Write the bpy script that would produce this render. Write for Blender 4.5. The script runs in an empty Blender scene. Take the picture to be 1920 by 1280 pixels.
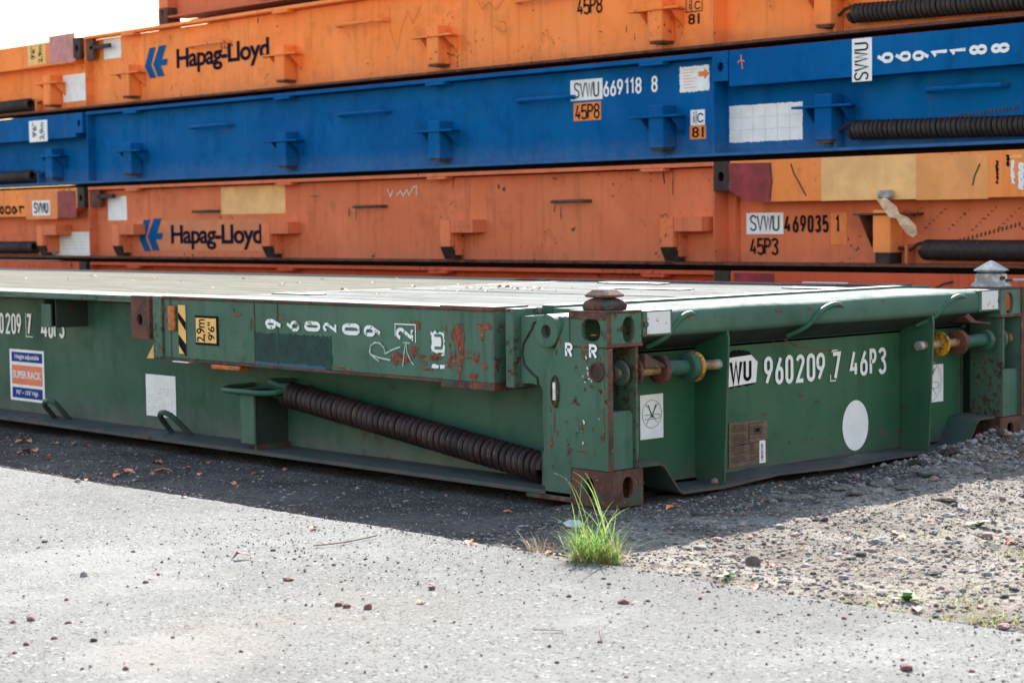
import bpy, bmesh, math, random
import numpy as np
from mathutils import Vector, Matrix, noise as mnoise
R = math.radians
scene = bpy.context.scene
COL = scene.collection

# ---------------------------------------------------------------- camera
F_PX = 3667.6320743
FW = np.array([0.6740060419750203, 0.7360359653441088, -0.06298343513284108])
RT = np.array([0.7368439200910025, -0.6759229492941305, -0.013755146035150236])
UP = np.array([0.0526962314220965, 0.03713790970813999, 0.9979197777659378])
CC = np.array([-4.580107853107837, -4.533693851333748, 0.9660953954803222])
cam = bpy.data.cameras.new('camera'); camo = bpy.data.objects.new('camera', cam); COL.objects.link(camo)
cam.sensor_width = 36; cam.lens = F_PX / 1920 * 36; cam.clip_start = .1; cam.clip_end = 2000
m = Matrix.Identity(4)
for i in range(3):
    m[i][0] = RT[i]; m[i][1] = UP[i]; m[i][2] = -FW[i]; m[i][3] = CC[i]
camo.matrix_world = m
cam.dof.use_dof = True; cam.dof.focus_distance = 6.6; cam.dof.aperture_fstop = 6.3
scene.camera = camo

# ---------------------------------------------------------------- sky and sun
SUN_DIR = Vector((0.70, 0.62, 0.65)).normalized()
elev = math.asin(SUN_DIR.z); azim = math.atan2(SUN_DIR.x, SUN_DIR.y)
world = bpy.data.worlds.new('World'); scene.world = world; world.use_nodes = True
wn = world.node_tree.nodes; wl = world.node_tree.links
sky = wn.new('ShaderNodeTexSky'); sky.sky_type = 'NISHITA'; sky.sun_disc = False
sky.sun_elevation = elev; sky.sun_rotation = azim; sky.air_density = 2.1; sky.dust_density = 1.0; sky.ozone_density = 2.4
bg = wn['Background']; bg.inputs['Strength'].default_value = 0.104
wb = wn.new('ShaderNodeMix'); wb.data_type = 'RGBA'; wb.blend_type = 'MULTIPLY'; wb.inputs[0].default_value = 1; wb.inputs[7].default_value = (1.09, .985, 1.04, 1)
wl.new(sky.outputs[0], wb.inputs[6]); wl.new(wb.outputs[2], bg.inputs['Color'])
sun = bpy.data.lights.new('sun', 'SUN'); suno = bpy.data.objects.new('sun', sun); COL.objects.link(suno)
sun.energy = 5.0; sun.angle = R(0.53); sun.color = (1.0, 0.95, 0.90)
suno.rotation_euler = SUN_DIR.to_track_quat('Z', 'Y').to_euler()
scene.view_settings.view_transform = 'Standard'; scene.view_settings.look = 'None'
scene.view_settings.gamma = 1; scene.view_settings.exposure = 1.68

def at(px, py, ax, val):
    """world point where the sight line through a measured point meets a real plane"""
    d = FW * F_PX + RT * (px - 960) - UP * (py - 640)
    return CC + d * ((val - CC[ax]) / d[ax])

# ---------------------------------------------------------------- materials
def lin(c): return tuple(((x / 255) / 12.92 if x / 255 <= .04045 else ((x / 255 + .055) / 1.055) ** 2.4) for x in c)
class NT:
    def __init__(s, name):
        s.m = bpy.data.materials.new(name); s.m.use_nodes = True
        s.n = s.m.node_tree.nodes; s.l = s.m.node_tree.links; s.b = s.n['Principled BSDF']
        s.tc = s.n.new('ShaderNodeTexCoord').outputs['Object']
    def new(s, t, **k):
        o = s.n.new(t)
        for a, v in k.items(): setattr(o, a, v)
        return o
    def put(s, sock, v):
        if isinstance(v, bpy.types.NodeSocket): s.l.new(v, sock)
        else: sock.default_value = v
    def mapv(s, scale, loc=(0, 0, 0)):
        o = s.new('ShaderNodeMapping'); s.l.new(s.tc, o.inputs[0]); o.inputs['Scale'].default_value = scale; o.inputs['Location'].default_value = loc
        return o.outputs[0]
    def noise(s, scale, detail=4, rough=.55, vec=None, dist=0):
        o = s.new('ShaderNodeTexNoise'); s.l.new(vec or s.tc, o.inputs['Vector'])
        o.inputs['Scale'].default_value = scale; o.inputs['Detail'].default_value = detail; o.inputs['Roughness'].default_value = rough; o.inputs['Distortion'].default_value = dist
        return o.outputs[0]
    def vor(s, scale, feature='F1', vec=None, out=0, rand=1):
        o = s.new('ShaderNodeTexVoronoi', feature=feature); s.l.new(vec or s.tc, o.inputs['Vector']); o.inputs['Scale'].default_value = scale
        o.inputs['Randomness'].default_value = rand
        return o.outputs[out]
    def ramp(s, v, a, b, lo=0., hi=1.):
        o = s.new('ShaderNodeMapRange'); s.put(o.inputs[0], v); o.inputs[1].default_value = a; o.inputs[2].default_value = b
        o.inputs[3].default_value = lo; o.inputs[4].default_value = hi; o.interpolation_type = 'SMOOTHSTEP' if b - a > .0 else 'LINEAR'
        if b < a: o.inputs[1].default_value = b; o.inputs[2].default_value = a; o.inputs[3].default_value = hi; o.inputs[4].default_value = lo; o.interpolation_type = 'SMOOTHSTEP'
        return o.outputs[0]
    def math(s, op, a, b=0., c=None):
        o = s.new('ShaderNodeMath', operation=op); s.put(o.inputs[0], a); s.put(o.inputs[1], b)
        if c is not None: s.put(o.inputs[2], c)
        return o.outputs[0]
    def mix(s, f, a, b, mode='MIX'):
        o = s.new('ShaderNodeMix', data_type='RGBA', blend_type=mode); s.put(o.inputs[0], f)
        s.put(o.inputs[6], a if isinstance(a, bpy.types.NodeSocket) else (*a, 1)); s.put(o.inputs[7], b if isinstance(b, bpy.types.NodeSocket) else (*b, 1))
        return o.outputs[2]
    def bump(s, h, strength=.3, dist=.002):
        o = s.new('ShaderNodeBump'); s.l.new(h, o.inputs['Height']); o.inputs['Strength'].default_value = strength; o.inputs['Distance'].default_value = dist
        s.l.new(o.outputs[0], s.b.inputs['Normal'])
    def out(s, col=None, rough=None, metal=None, spec=None):
        if col is not None: s.put(s.b.inputs['Base Color'], col if isinstance(col, bpy.types.NodeSocket) else (*col, 1))
        if rough is not None: s.put(s.b.inputs['Roughness'], rough)
        if metal is not None: s.put(s.b.inputs['Metallic'], metal)
        if spec is not None: s.put(s.b.inputs['Specular IOR Level'], spec)
        return s.m

def edge_mask(t, radius=.008):
    bv = t.new('ShaderNodeBevel'); bv.samples = 4; bv.inputs['Radius'].default_value = radius
    g = t.new('ShaderNodeNewGeometry')
    d = t.new('ShaderNodeVectorMath', operation='DOT_PRODUCT'); t.l.new(bv.outputs[0], d.inputs[0]); t.l.new(g.outputs['Normal'], d.inputs[1])
    return t.math('SUBTRACT', 1.0, d.outputs['Value'])

RUST_D = (.045, .020, .016); RUST_M = (.14, .046, .030); RUST_L = (.34, .13, .06)
def rust_colour(t, s=1.):
    a = t.noise(7 * s, 6, .65); b = t.noise(45 * s, 4, .6)
    c = t.mix(t.ramp(a, .38, .62), RUST_D, RUST_M)
    return t.mix(t.ramp(b, .56, .74, 0, .7), c, RUST_L)

def paint(name, rgb, rust=.3, edge=1.0, fade=.35, rough=.42, streak=.35, scale=1., chalk=None, dust=.5, dustc=(.17, .15, .155), wave=1., spec=.3, low=.13):
    t = NT(name)
    big = t.noise(1.3, 5, .6); mid = t.noise(6 * scale, 6, .62)
    light = tuple(min(1, c * 1.18 + .03) for c in rgb) if chalk is None else chalk
    dark = tuple(c * .66 for c in rgb)
    col = t.mix(t.ramp(big, .33, .66, 0, fade), rgb, light)
    col = t.mix(t.ramp(mid, .50, .72, 0, .5), col, dark)
    blot = t.noise(2.6, 4, .55, t.mapv((1, 1, 1), (8, 1, 3))); col = t.mix(t.ramp(blot, .52, .62, 0, fade * .45), col, tuple(c * 1.3 + .012 for c in rgb))
    st = t.noise(1, 5, .6, t.mapv((16, 16, .9)))
    col = t.mix(t.ramp(st, .52, .72, 0, streak), col, tuple(c * .42 + .01 for c in rgb))
    st2 = t.noise(1, 5, .6, t.mapv((22, 22, 1.6), (3, 7, 1)))
    col = t.mix(t.ramp(st2, .6, .75, 0, streak * .5), col, RUST_M)
    hs = t.noise(1, 5, .65, t.mapv((3, 2.2, 60), (1, 4, 2))); col = t.mix(t.ramp(hs, .66, .72, 0, .35), col, light)
    sep = t.new('ShaderNodeSeparateXYZ'); t.l.new(t.tc, sep.inputs[0]); g = t.new('ShaderNodeNewGeometry'); sn = t.new('ShaderNodeSeparateXYZ'); t.l.new(g.outputs['Normal'], sn.inputs[0])
    dn = t.noise(11, 6, .65)
    dm = t.math('MULTIPLY', t.ramp(t.math('ADD', sep.outputs[2], t.math('MULTIPLY', dn, -.12)), low, -.06), t.ramp(dn, .25, .65, .4, 1))
    dm = t.math('MAXIMUM', dm, t.math('MULTIPLY', t.ramp(sn.outputs[2], .6, .9), t.ramp(dn, .35, .6)))
    col = t.mix(t.math('MULTIPLY', dm, dust), col, dustc)
    sp = t.noise(24 * scale, 9, .72); reg = t.noise(2.1, 3, .5, t.mapv((1, 1, 1), (5, 2, 9)))
    v = t.math('ADD', t.math('MULTIPLY', sp, .75), t.math('MULTIPLY', reg, .38))
    th = .70 - .10 * rust
    mask = t.ramp(v, th, th + .022)
    if edge > 0:
        e = t.math('MULTIPLY', edge_mask(t, .009), 2.6 * edge)
        v2 = t.math('ADD', e, t.math('MULTIPLY', t.math('ADD', sp, reg), .55))
        mask = t.math('MAXIMUM', mask, t.ramp(v2, .78, .86))
    col = t.mix(mask, col, rust_colour(t, scale))
    fine = t.noise(160, 3, .6)
    b1 = t.new('ShaderNodeBump'); t.l.new(t.noise(2.3, 2, .5, t.mapv((1, 1, .8), (2, 2, 2))), b1.inputs['Height']); b1.inputs['Strength'].default_value = .35 * wave; b1.inputs['Distance'].default_value = .05
    b2 = t.new('ShaderNodeBump'); t.l.new(t.math('ADD', t.math('MULTIPLY', mask, .6), t.math('ADD', t.math('MULTIPLY', mid, .5), t.math('MULTIPLY', fine, .12))), b2.inputs['Height']); b2.inputs['Strength'].default_value = .35; b2.inputs['Distance'].default_value = .003
    t.l.new(b1.outputs[0], b2.inputs['Normal']); t.l.new(b2.outputs[0], t.b.inputs['Normal'])
    return t.out(col, t.math('ADD', t.ramp(mid, .3, .7, rough, rough + .18), t.math('MULTIPLY', mask, .35)), spec=spec)

def simple(name, rgb, rough=.6, var=.2, sc=12, metal=0, bump=.2, spot=None, thr=.66, spec=.4):
    t = NT(name); a = t.noise(sc, 6, .6); b = t.noise(sc * 5, 4, .6)
    c = t.mix(t.ramp(a, .35, .68), tuple(x * (1 - var) for x in rgb), tuple(min(1, x * (1 + var)) for x in rgb))
    if spot: c = t.mix(t.ramp(b, thr, thr + .05), c, spot)
    t.bump(b, bump, .002)
    return t.out(c, rough, metal, spec)

M = {}
GREEN = (.019, .082, .054)
M['green'] = paint('green_paint', GREEN, rust=.15, edge=.8, fade=.7, rough=.40, streak=.40, dust=.6, spec=.2)
M['green_flange'] = paint('green_paint_dusty', (.035, .070, .060), rust=.35, edge=1.0, fade=.6, rough=.5, streak=.2, dust=.85, dustc=(.095, .080, .082), low=.0)
M['green_worn'] = paint('green_paint_worn', (.050, .122, .084), rust=.30, edge=1.15, fade=.6, rough=.45, streak=.5, dust=.3, spec=.2)
M['green_rusty'] = paint('green_paint_rusting', (.046, .115, .078), rust=1.05, edge=1.7, fade=.5, rough=.5, streak=.5, dust=.3, scale=1.6)
M['green_end'] = paint('green_paint_end', (.016, .088, .045), rust=.05, edge=.5, fade=.5, rough=.38, streak=.35, dust=.55, dustc=(.10, .09, .085), low=.10)
M['green_glare_top'] = paint('green_paint_glare_top', (.06, .12, .088), rust=.2, edge=.3, fade=.7, rough=.7, streak=.0, dust=.8, dustc=(.235, .245, .225), spec=.04)  # pale dust colour on upward faces paints the sun glare
M['grime_shade'] = paint('grimy_shaded_green_paint', (.022, .032, .026), rust=.5, edge=0, fade=.5, rough=.7, streak=.0, dust=.0, spec=.15)  # brown dirt with the shade of undersides and hollows painted in
M['blue'] = paint('blue_paint', (.0, .088, .285), rust=.0, edge=.12, fade=.6, rough=.6, streak=.30, chalk=(.0, .128, .35), dust=.45, dustc=(.11, .18, .30), spec=.06)
M['orange'] = paint('orange_paint', (.95, .245, .050), rust=.16, edge=.5, fade=.6, rough=.55, streak=.36, chalk=(.97, .30, .09), dust=.5, dustc=(.46, .17, .09), spec=.2)
M['orange_old'] = paint('faded_orange_paint', (.70, .165, .068), rust=.14, edge=.6, fade=.7, rough=.55, streak=.36, chalk=(.72, .205, .09), dust=.4, dustc=(.34, .13, .085), spec=.2)
M['orange_fresh'] = paint('brighter_orange_paint', (.88, .255, .06), rust=.3, edge=.6, fade=.6, rough=.5, streak=.3, spec=.2)
M['red_orange'] = paint('red_orange_paint', (.58, .085, .03), rust=.35, edge=.8, fade=.4, rough=.55, spec=.2)
t = NT('rust'); t.bump(t.math('ADD', t.noise(60, 8, .7), t.noise(14, 5, .6)), .5, .003); c = rust_colour(t)
c = t.mix(t.ramp(t.noise(13, 6, .7), .52, .60, 0, .85), c, tuple(x * .9 for x in GREEN)); M['rust'] = t.out(c, .78)
t = NT('rust_bare'); t.bump(t.math('ADD', t.noise(70, 8, .7), t.noise(14, 5, .6)), .5, .003); M['rust_bare'] = t.out(rust_colour(t, 1.4), .8)
t = NT('rust_patch'); t.bump(t.noise(90, 8, .7), .5, .002)
c = t.mix(t.ramp(t.noise(22, 6, .7), .35, .65), (.10, .022, .012), (.28, .062, .03)); c = t.mix(t.ramp(t.noise(60, 4, .7), .56, .68), c, (.5, .17, .06)); M['rust_patch'] = t.out(c, .8)
M['rust_light'] = simple('dusty_rust', (.17, .085, .06), .8, .35, 30, 0, .5, (.06, .025, .018), .62)
M['spring'] = simple('spring_steel', (.028, .014, .015), .55, .5, 9, 0, .3, (.10, .035, .022), .62)
M['spring_far'] = simple('spring_steel_black', (.026, .017, .016), .6, .35, 30, 0, .3, (.09, .04, .025), .62)
M['dark'] = simple('dark_steel', (.030, .020, .018), .7, .3, 20, 0, .3, (.07, .025, .015), .6)
M['black'] = simple('black_lettering', (.010, .010, .012), .8, .2, 40, 0, 0, spec=.06)
M['navy'] = simple('navy_lettering', (.008, .009, .026), .8, .2, 40, 0, 0, spec=.06)
t = NT('white_lettering'); c = t.mix(t.ramp(t.noise(70, 8, .75), .60, .66), (.82, .83, .82), (.16, .22, .19)); M['white'] = t.out(c, .5)
t = NT('white_worn'); c = t.mix(t.ramp(t.noise(45, 8, .75), .585, .64), (.80, .81, .80), (.15, .22, .18)); M['white_worn'] = t.out(c, .5)
M['sticker'] = simple('white_sticker', (.82, .82, .83), .45, .06, 10, 0, .05, (.50, .46, .42), .68)
t = NT('rusty_white_plate'); c = t.mix(t.ramp(t.math('ADD', t.noise(28, 6, .7), t.math('MULTIPLY', t.noise(5, 3), .3)), .74, .8), (.62, .62, .62), (.5, .16, .05)); M['plate'] = t.out(c, .45)
M['yellow'] = simple('yellow_paint', (.55, .28, .012), .55, .3, 14, 0, .4, (.15, .07, .035), .52)
M['hazard'] = simple('reflective_yellow', (.80, .46, .14), .4, .08, 20, 0, .05, (.4, .2, .08), .72)
M['amber'] = simple('amber_reflector', (.42, .10, .012), .25, .35, 40, 0, .6, (.10, .02, .01), .58)
M['logo_blue'] = simple('blue_marking', (.001, .09, .27), .7, .1, 12, 0, 0, spec=.1)
M['sign_blue'] = simple('sign_blue', (.012, .04, .25), .6, .08, 12, 0, 0, spec=.15)
M['sign_orange'] = simple('sign_orange', (.78, .19, .10), .4, .08, 12, 0, 0)
M['label_orange'] = simple('label_orange', (.80, .22, .05), .5, .12, 12, 0, 0, (.4, .1, .04), .7)
M['faded_yellow'] = simple('faded_yellow_paint', (.86, .48, .19), .55, .12, 6, 0, .1, (.50, .22, .08), .70)
M['light_orange'] = simple('light_orange_paint', (.82, .33, .10), .55, .10, 6, 0, .1, (.45, .13, .06), .72)
M['crimson'] = simple('crimson_paint', (.26, .018, .030), .5, .3, 9, 0, .15, (.42, .16, .14), .66)
M['pink'] = simple('pink_paint', (.52, .20, .20), .5, .15, 9, 0, .15, (.66, .45, .42), .66)
M['teal'] = simple('teal_overpaint', (.004, .040, .036), .7, .3, 18, 0, .1, (.03, .11, .09), .70)
M['teal_blue'] = simple('blue_drip', (.006, .07, .13), .4, .2, 18, 0, .1, (.03, .11, .09), .62)
M['csc'] = simple('brass_data_plate', (.16, .11, .085), .45, .2, 30, .3, .2, (.07, .045, .035), .6)
M['galv'] = simple('galvanised_steel', (.36, .355, .345), .6, .35, 22, .25, .4, (.22, .18, .16), .6)
M['strap'] = simple('canvas_strap', (.70, .48, .32), .85, .2, 30, 0, .4)
M['chalk'] = simple('chalk_line', (.42, .50, .46), .8, .3, 60, 0, 0)
M['chalk_white'] = simple('chalk_white', (.75, .72, .68), .8, .2, 60, 0, 0)
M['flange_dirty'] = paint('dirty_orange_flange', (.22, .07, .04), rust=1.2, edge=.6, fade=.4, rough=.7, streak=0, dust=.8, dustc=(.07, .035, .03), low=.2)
M['shaft'] = simple('worn_shaft', (.30, .20, .12), .5, .4, 16, .2, .5, (.45, .24, .02), .55)
M['teal_dark'] = simple('dark_teal_smear', (.004, .020, .024), .4, .2, 30)
M['orange_mid'] = paint('mid_orange_paint', (.76, .19, .072), rust=.3, edge=.7, fade=.5, rough=.55, streak=.3, spec=.2)
t = NT('chipped_white_paint'); c = t.mix(t.ramp(t.noise(38, 9, .8), .535, .58), (.80, .81, .80), (.06, .13, .09)); M['white_chipped'] = t.out(c, .6)
M['crayon'] = simple('faint_crayon', (.50, .13, .04), .8, .2, 40, 0, 0)
# decks
t = NT('grey_deck_plate'); a = t.noise(3, 6, .6, t.mapv((3, .35, 1))); b = t.noise(40, 5, .7)
c = t.mix(t.ramp(a, .35, .65), (.165, .170, .155), (.255, .26, .242)); c = t.mix(t.ramp(b, .60, .68), c, (.07, .055, .04)); a2 = t.noise(9, 6, .7, t.mapv((1, .4, 1), (4, 4, 4))); c = t.mix(t.ramp(a2, .56, .66, 0, .6), c, (.085, .085, .07)); t.bump(b, .25, .002); M['deck_plate'] = t.out(c, 1, spec=0)
t = NT('weathered_deck_planks'); a = t.noise(4, 7, .65, t.mapv((9, .5, 1))); b = t.noise(30, 6, .7, t.mapv((3, .4, 1)))
c = t.mix(t.ramp(a, .35, .65), (.145, .14, .112), (.225, .22, .185)); c = t.mix(t.ramp(b, .60, .70), c, (.08, .055, .035)); t.bump(b, .5, .004); M['deck_wood'] = t.out(c, 1, spec=0)

# ---------------------------------------------------------------- mesh builder
def tag(o, label=None, cat=None, group=None, kind=None):
    if label: o['label'] = label
    if cat: o['category'] = cat
    if group: o['group'] = group
    if kind: o['kind'] = kind
    return o
def empty(name, loc, **k):
    o = bpy.data.objects.new(name, None); COL.objects.link(o); o.location = loc; o.empty_display_size = .2
    return tag(o, **k)

class MB:
    def __init__(s, xf=None): s.v = []; s.f = []; s.xf = xf; s.off = (0, 0, 0)
    def add(s, vs, fs):
        n = len(s.v)
        s.v += [tuple(map(float, p)) for p in vs]; s.f += [tuple(n + i for i in f) for f in fs]
    def box(s, x0, x1, y0, y1, z0, z1):
        x0, x1 = sorted((x0, x1)); y0, y1 = sorted((y0, y1)); z0, z1 = sorted((z0, z1))
        vs = [(x, y, z) for z in (z0, z1) for y in (y0, y1) for x in (x0, x1)]
        s.add(vs, [(0, 2, 3, 1), (4, 5, 7, 6), (0, 1, 5, 4), (2, 6, 7, 3), (0, 4, 6, 2), (1, 3, 7, 5)]); return s
    def prism(s, poly, ax, a, b):
        """poly: 2D outline in the two other axes (in x,y,z order), extruded along ax from a to b"""
        def P(p, w):
            l = [p[0], p[1]]; l.insert(ax, w); return tuple(l)
        n = len(poly); vs = [P(p, a) for p in poly] + [P(p, b) for p in poly]
        s.add(vs, [tuple(range(n))[::-1], tuple(range(n, 2 * n))] + [(i, (i + 1) % n, n + (i + 1) % n, n + i) for i in range(n)]); return s
    def holed(s, ax, a, b, u0, u1, v0, v1, hu, hv, ru, rv, p=2.6, n=40):
        """plate with an oval hole, thickness from a to b along ax"""
        angs = sorted(set([2 * math.pi * i / n for i in range(n)] + [math.atan2(vv - hv, uu - hu) % (2 * math.pi) for uu in (u0, u1) for vv in (v0, v1)]))
        O = []; I = []
        for t in angs:
            c, q = math.cos(t), math.sin(t)
            ks = []
            if abs(c) > 1e-9: ks.append(((u1 if c > 0 else u0) - hu) / c)
            if abs(q) > 1e-9: ks.append(((v1 if q > 0 else v0) - hv) / q)
            k = min(ks); O.append((hu + c * k, hv + q * k))
            r = (abs(c / ru) ** p + abs(q / rv) ** p) ** (-1 / p); I.append((hu + c * r, hv + q * r))
        def P(pt, w):
            l = [pt[0], pt[1]]; l.insert(ax, w); return tuple(l)
        N = len(angs); vs = [P(q, a) for q in O] + [P(q, a) for q in I] + [P(q, b) for q in O] + [P(q, b) for q in I]; fs = []
        for i in range(N):
            j = (i + 1) % N
            fs += [(i, j, N + j, N + i), (2 * N + i, 3 * N + i, 3 * N + j, 2 * N + j), (i, 2 * N + i, 2 * N + j, j), (N + i, N + j, 3 * N + j, 3 * N + i)]
        s.add(vs, fs); return s
    def tube(s, path, r, n=10, closed=False, cap=True, phase=0):
        P = [Vector(p) for p in path]; N = len(P); vs = []; fs = []
        prev = None
        rr = r if isinstance(r, (list, tuple)) else [r] * N
        for i, p in enumerate(P):
            a = P[(i - 1) % N] if (closed or i > 0) else p; b = P[(i + 1) % N] if (closed or i < N - 1) else p
            d = (b - a).normalized()
            if prev is None:
                ref = Vector((0, 0, 1)) if abs(d.z) < .9 else Vector((1, 0, 0)); u = d.cross(ref).normalized()
            else: u = (prev - d * prev.dot(d)).normalized()
            prev = u; w = d.cross(u)
            for k in range(n):
                t = 2 * math.pi * k / n + phase; vs.append(p + (u * math.cos(t) + w * math.sin(t)) * rr[i])
        M_ = N if closed else N - 1
        for i in range(M_):
            for k in range(n):
                a = i * n + k; b = i * n + (k + 1) % n; c = ((i + 1) % N) * n + (k + 1) % n; d = ((i + 1) % N) * n + k
                fs.append((a, b, c, d))
        if cap and not closed: fs += [tuple(range(n))[::-1], tuple(range((N - 1) * n, N * n))]
        s.add(vs, fs); return s
    def cyl(s, p0, p1, r, n=24, bev=0):
        p0 = Vector(p0); p1 = Vector(p1)
        if bev:
            d = (p1 - p0).normalized() * bev
            return s.tube([p0, p0 + d, p1 - d, p1], [r - bev, r, r, r - bev], n)
        return s.tube([p0, p1], r, n)
    def ribbon(s, pts, w, plane, dz=0):
        """flat mitred stroke in 2D (u,v) placed through plane((u,v,h))"""
        P = [Vector(p).to_2d() if len(p) > 2 else Vector(p) for p in pts]; N = len(P); L = []; Rr = []
        for i, p in enumerate(P):
            a = (p - P[i - 1]).normalized() if i else (P[1] - p).normalized(); b = (P[i + 1] - p).normalized() if i < N - 1 else a
            na = Vector((-a.y, a.x)); nb = Vector((-b.y, b.x)); q = (na + nb)
            q = q.normalized() if q.length > 1e-6 else na
            k = min(1.8, 1 / max(.3, q.dot(na))); q = q * (w / 2 * k)
            L.append(p + q); Rr.append(p - q)
        vs = [plane(p.x, p.y, dz) for p in L] + [plane(p.x, p.y, dz) for p in Rr]
        s.add(vs, [(i, N + i, N + i + 1, i + 1) for i in range(N - 1)]); return s
    def build(s, name, mat, parent=None, bevel=0, smooth=False, label=None, seg=2, loc=None):
        vs = s.v; fs = s.f
        if s.xf:
            vs = [s.xf(p) for p in vs]
            a = s.xf((0, 0, 0)); det = np.linalg.det(np.array([np.array(s.xf(e)) - np.array(a) for e in ((1, 0, 0), (0, 1, 0), (0, 0, 1))]))
            if det < 0: fs = [f[::-1] for f in fs]
        me = bpy.data.meshes.new(name); me.from_pydata(vs, [], fs)
        bm = bmesh.new(); bm.from_mesh(me)
        bmesh.ops.recalc_face_normals(bm, faces=bm.faces)
        if bevel:
            es = [e for e in bm.edges if len(e.link_faces) == 2 and e.calc_face_angle(0) > .5]
            bmesh.ops.bevel(bm, geom=es, offset=bevel, segments=seg, profile=.5, affect='EDGES', clamp_overlap=True)
        bm.to_mesh(me); bm.free(); me.update()
        me.materials.append(mat)
        if smooth:
            me.polygons.foreach_set('use_smooth', [True] * len(me.polygons)); 
            try: me.set_sharp_from_angle(angle=R(38))
            except Exception: pass
        o = bpy.data.objects.new(name, me); COL.objects.link(o)
        if parent is not None: o.parent = parent
        if loc is not None: o.location = loc
        if label: o['label'] = label
        return o

def helix(p0, p1, r, turns, per=16):
    p0 = Vector(p0); p1 = Vector(p1); d = p1 - p0; a = d.normalized(); u = a.cross(Vector((0, 0, 1))).normalized(); w = a.cross(u)
    n = int(turns * per); return [p0 + d * (i / n + .0016 * math.sin(i / per * 1.7) + .0012 * math.sin(i / per * .61 + 1)) + (u * math.cos(2 * math.pi * i / per) + w * math.sin(2 * math.pi * i / per)) * r for i in range(n + 1)]

# ---------------------------------------------------------------- stroke lettering
def arc(cx, cy, rx, ry, a0, a1, n=10): return [(cx + rx * math.cos(R(a0 + (a1 - a0) * i / n)), cy + ry * math.sin(R(a0 + (a1 - a0) * i / n))) for i in range(n + 1)]
W_ = .40
def glyph(c, w=W_):
    r = w / 2
    if c == '0' or c == 'O': return [arc(r, 1 - r, r, r, 0, 180) + arc(r, r, r, r, 180, 360) + [(w, 1 - r)]], w
    if c == '1': return [[(0, .78), (.17, 1), (.17, 0)]], .17
    if c == '2': return [arc(r, 1 - r, r, r, 170, -20) + [(0, 0), (w, 0)]], w
    if c == '3': return [arc(r, 1 - r * .95, r, r * .95, 165, -80, 12) + [(r * .8, .54)], [(r * .8, .54)] + arc(r, r, r, .54 - r, 85, 0, 6) + arc(r, r, r, r, -10, -165, 10)], w
    if c == '4': return [[(w * .5, 1), (0, .25), (w, .25)], [(w * .72, .5), (w * .72, 0)]], w
    if c == '5': return [[(w * .95, 1), (.03, 1), (.0, .52)] + arc(r, .40, r, .2, 140, 0, 8) + arc(r, r, r, r, -5, -165, 10)], w
    six = [[(w * .78, 1), (.02, .46)], arc(r, r, r, r, 180, 360, 12) + arc(r, .38, r, r, 0, 180, 12) + [(0, r - .004)]]
    if c == '6': return six, w
    if c == '9': return [[(w - x, 1 - y) for x, y in st] for st in six], w
    if c == '7': return [[(0, 1), (w, 1), (w * .35, 0)]], w
    if c == '8':
        q = r * .92
        return [arc(r, .53 + (.47) / 2, q, .47 / 2, -90, 270, 20), arc(r, .53 / 2, r, .53 / 2, -90, 270, 20)], w
    if c == 'S': return [arc(r, 1 - r, r, r, 10, 180, 10) + [(w * .1, .62), (w * .9, .40)] + arc(r, r, r, r, 0, -170, 10)], w
    if c == 'V': return [[(0, 1), (r, 0), (w, 1)]], w
    if c == 'W': return [[(0, 1), (w * .35, 0), (w * .7, .95), (w * 1.05, 0), (w * 1.4, 1)]], w * 1.4
    if c == 'U': return [[(0, 1)] + arc(r, r, r, r, 180, 360, 12) + [(w, 1)]], w
    if c == 'P': return [[(0, 0), (0, 1), (w * .5, 1)] + arc(w * .5, .76, w * .5, .24, 85, -85, 10) + [(0, .52)]], w
    if c == 'R': return [[(0, 0), (0, 1), (w * .5, 1)] + arc(w * .5, .76, w * .5, .24, 85, -85, 10) + [(0, .52)], [(w * .5, .52), (w, 0)]], w
    if c == 'i': return [[(0, 0), (0, .68)], [(0, .85), (0, 1)]], .0
    if c == 'C': return [arc(r, 1 - r, r, r, 15, 180, 10) + arc(r, r, r, r, 180, 345, 10)], w
    if c == '-': return [[(0, .5), (w * .7, .5)]], w * .7
    if c == '/': return [[(0, 0), (w, 1)]], w
    return [], w * .55
def strokes(text, gap=.16, w=W_):
    x = 0; out = []
    for ch in text:
        g, gw = glyph(ch, w); out += [[(px + x, py) for px, py in st] for st in g]; x += gw + gap
    return out, x - gap

class Face:
    """a flat side of a thing: maps (u right, v up, out) to local coordinates"""
    def __init__(s, ax, val, origin=(0, 0, 0)):
        s.ax = ax; s.val = val; s.o = origin     # ax 0: faces -x, right = -y ; ax 1: faces -y, right = +x
    def uv(s, px, py):
        p = at(px, py, s.ax, s.val + s.o[s.ax]) - np.array(s.o)
        return (-p[1], p[2]) if s.ax == 0 else (p[0], p[2])
    def __call__(s, u, v, h=0): return (s.val - h, -u, v) if s.ax == 0 else (u, s.val - h, v)
    def rect(s, x0, y0, x1, y1):
        xm = (x0 + x1) / 2; ym = (y0 + y1) / 2
        return s.uv(x0, ym)[0], s.uv(xm, y1)[1], s.uv(x1, ym)[0], s.uv(xm, y0)[1]

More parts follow.
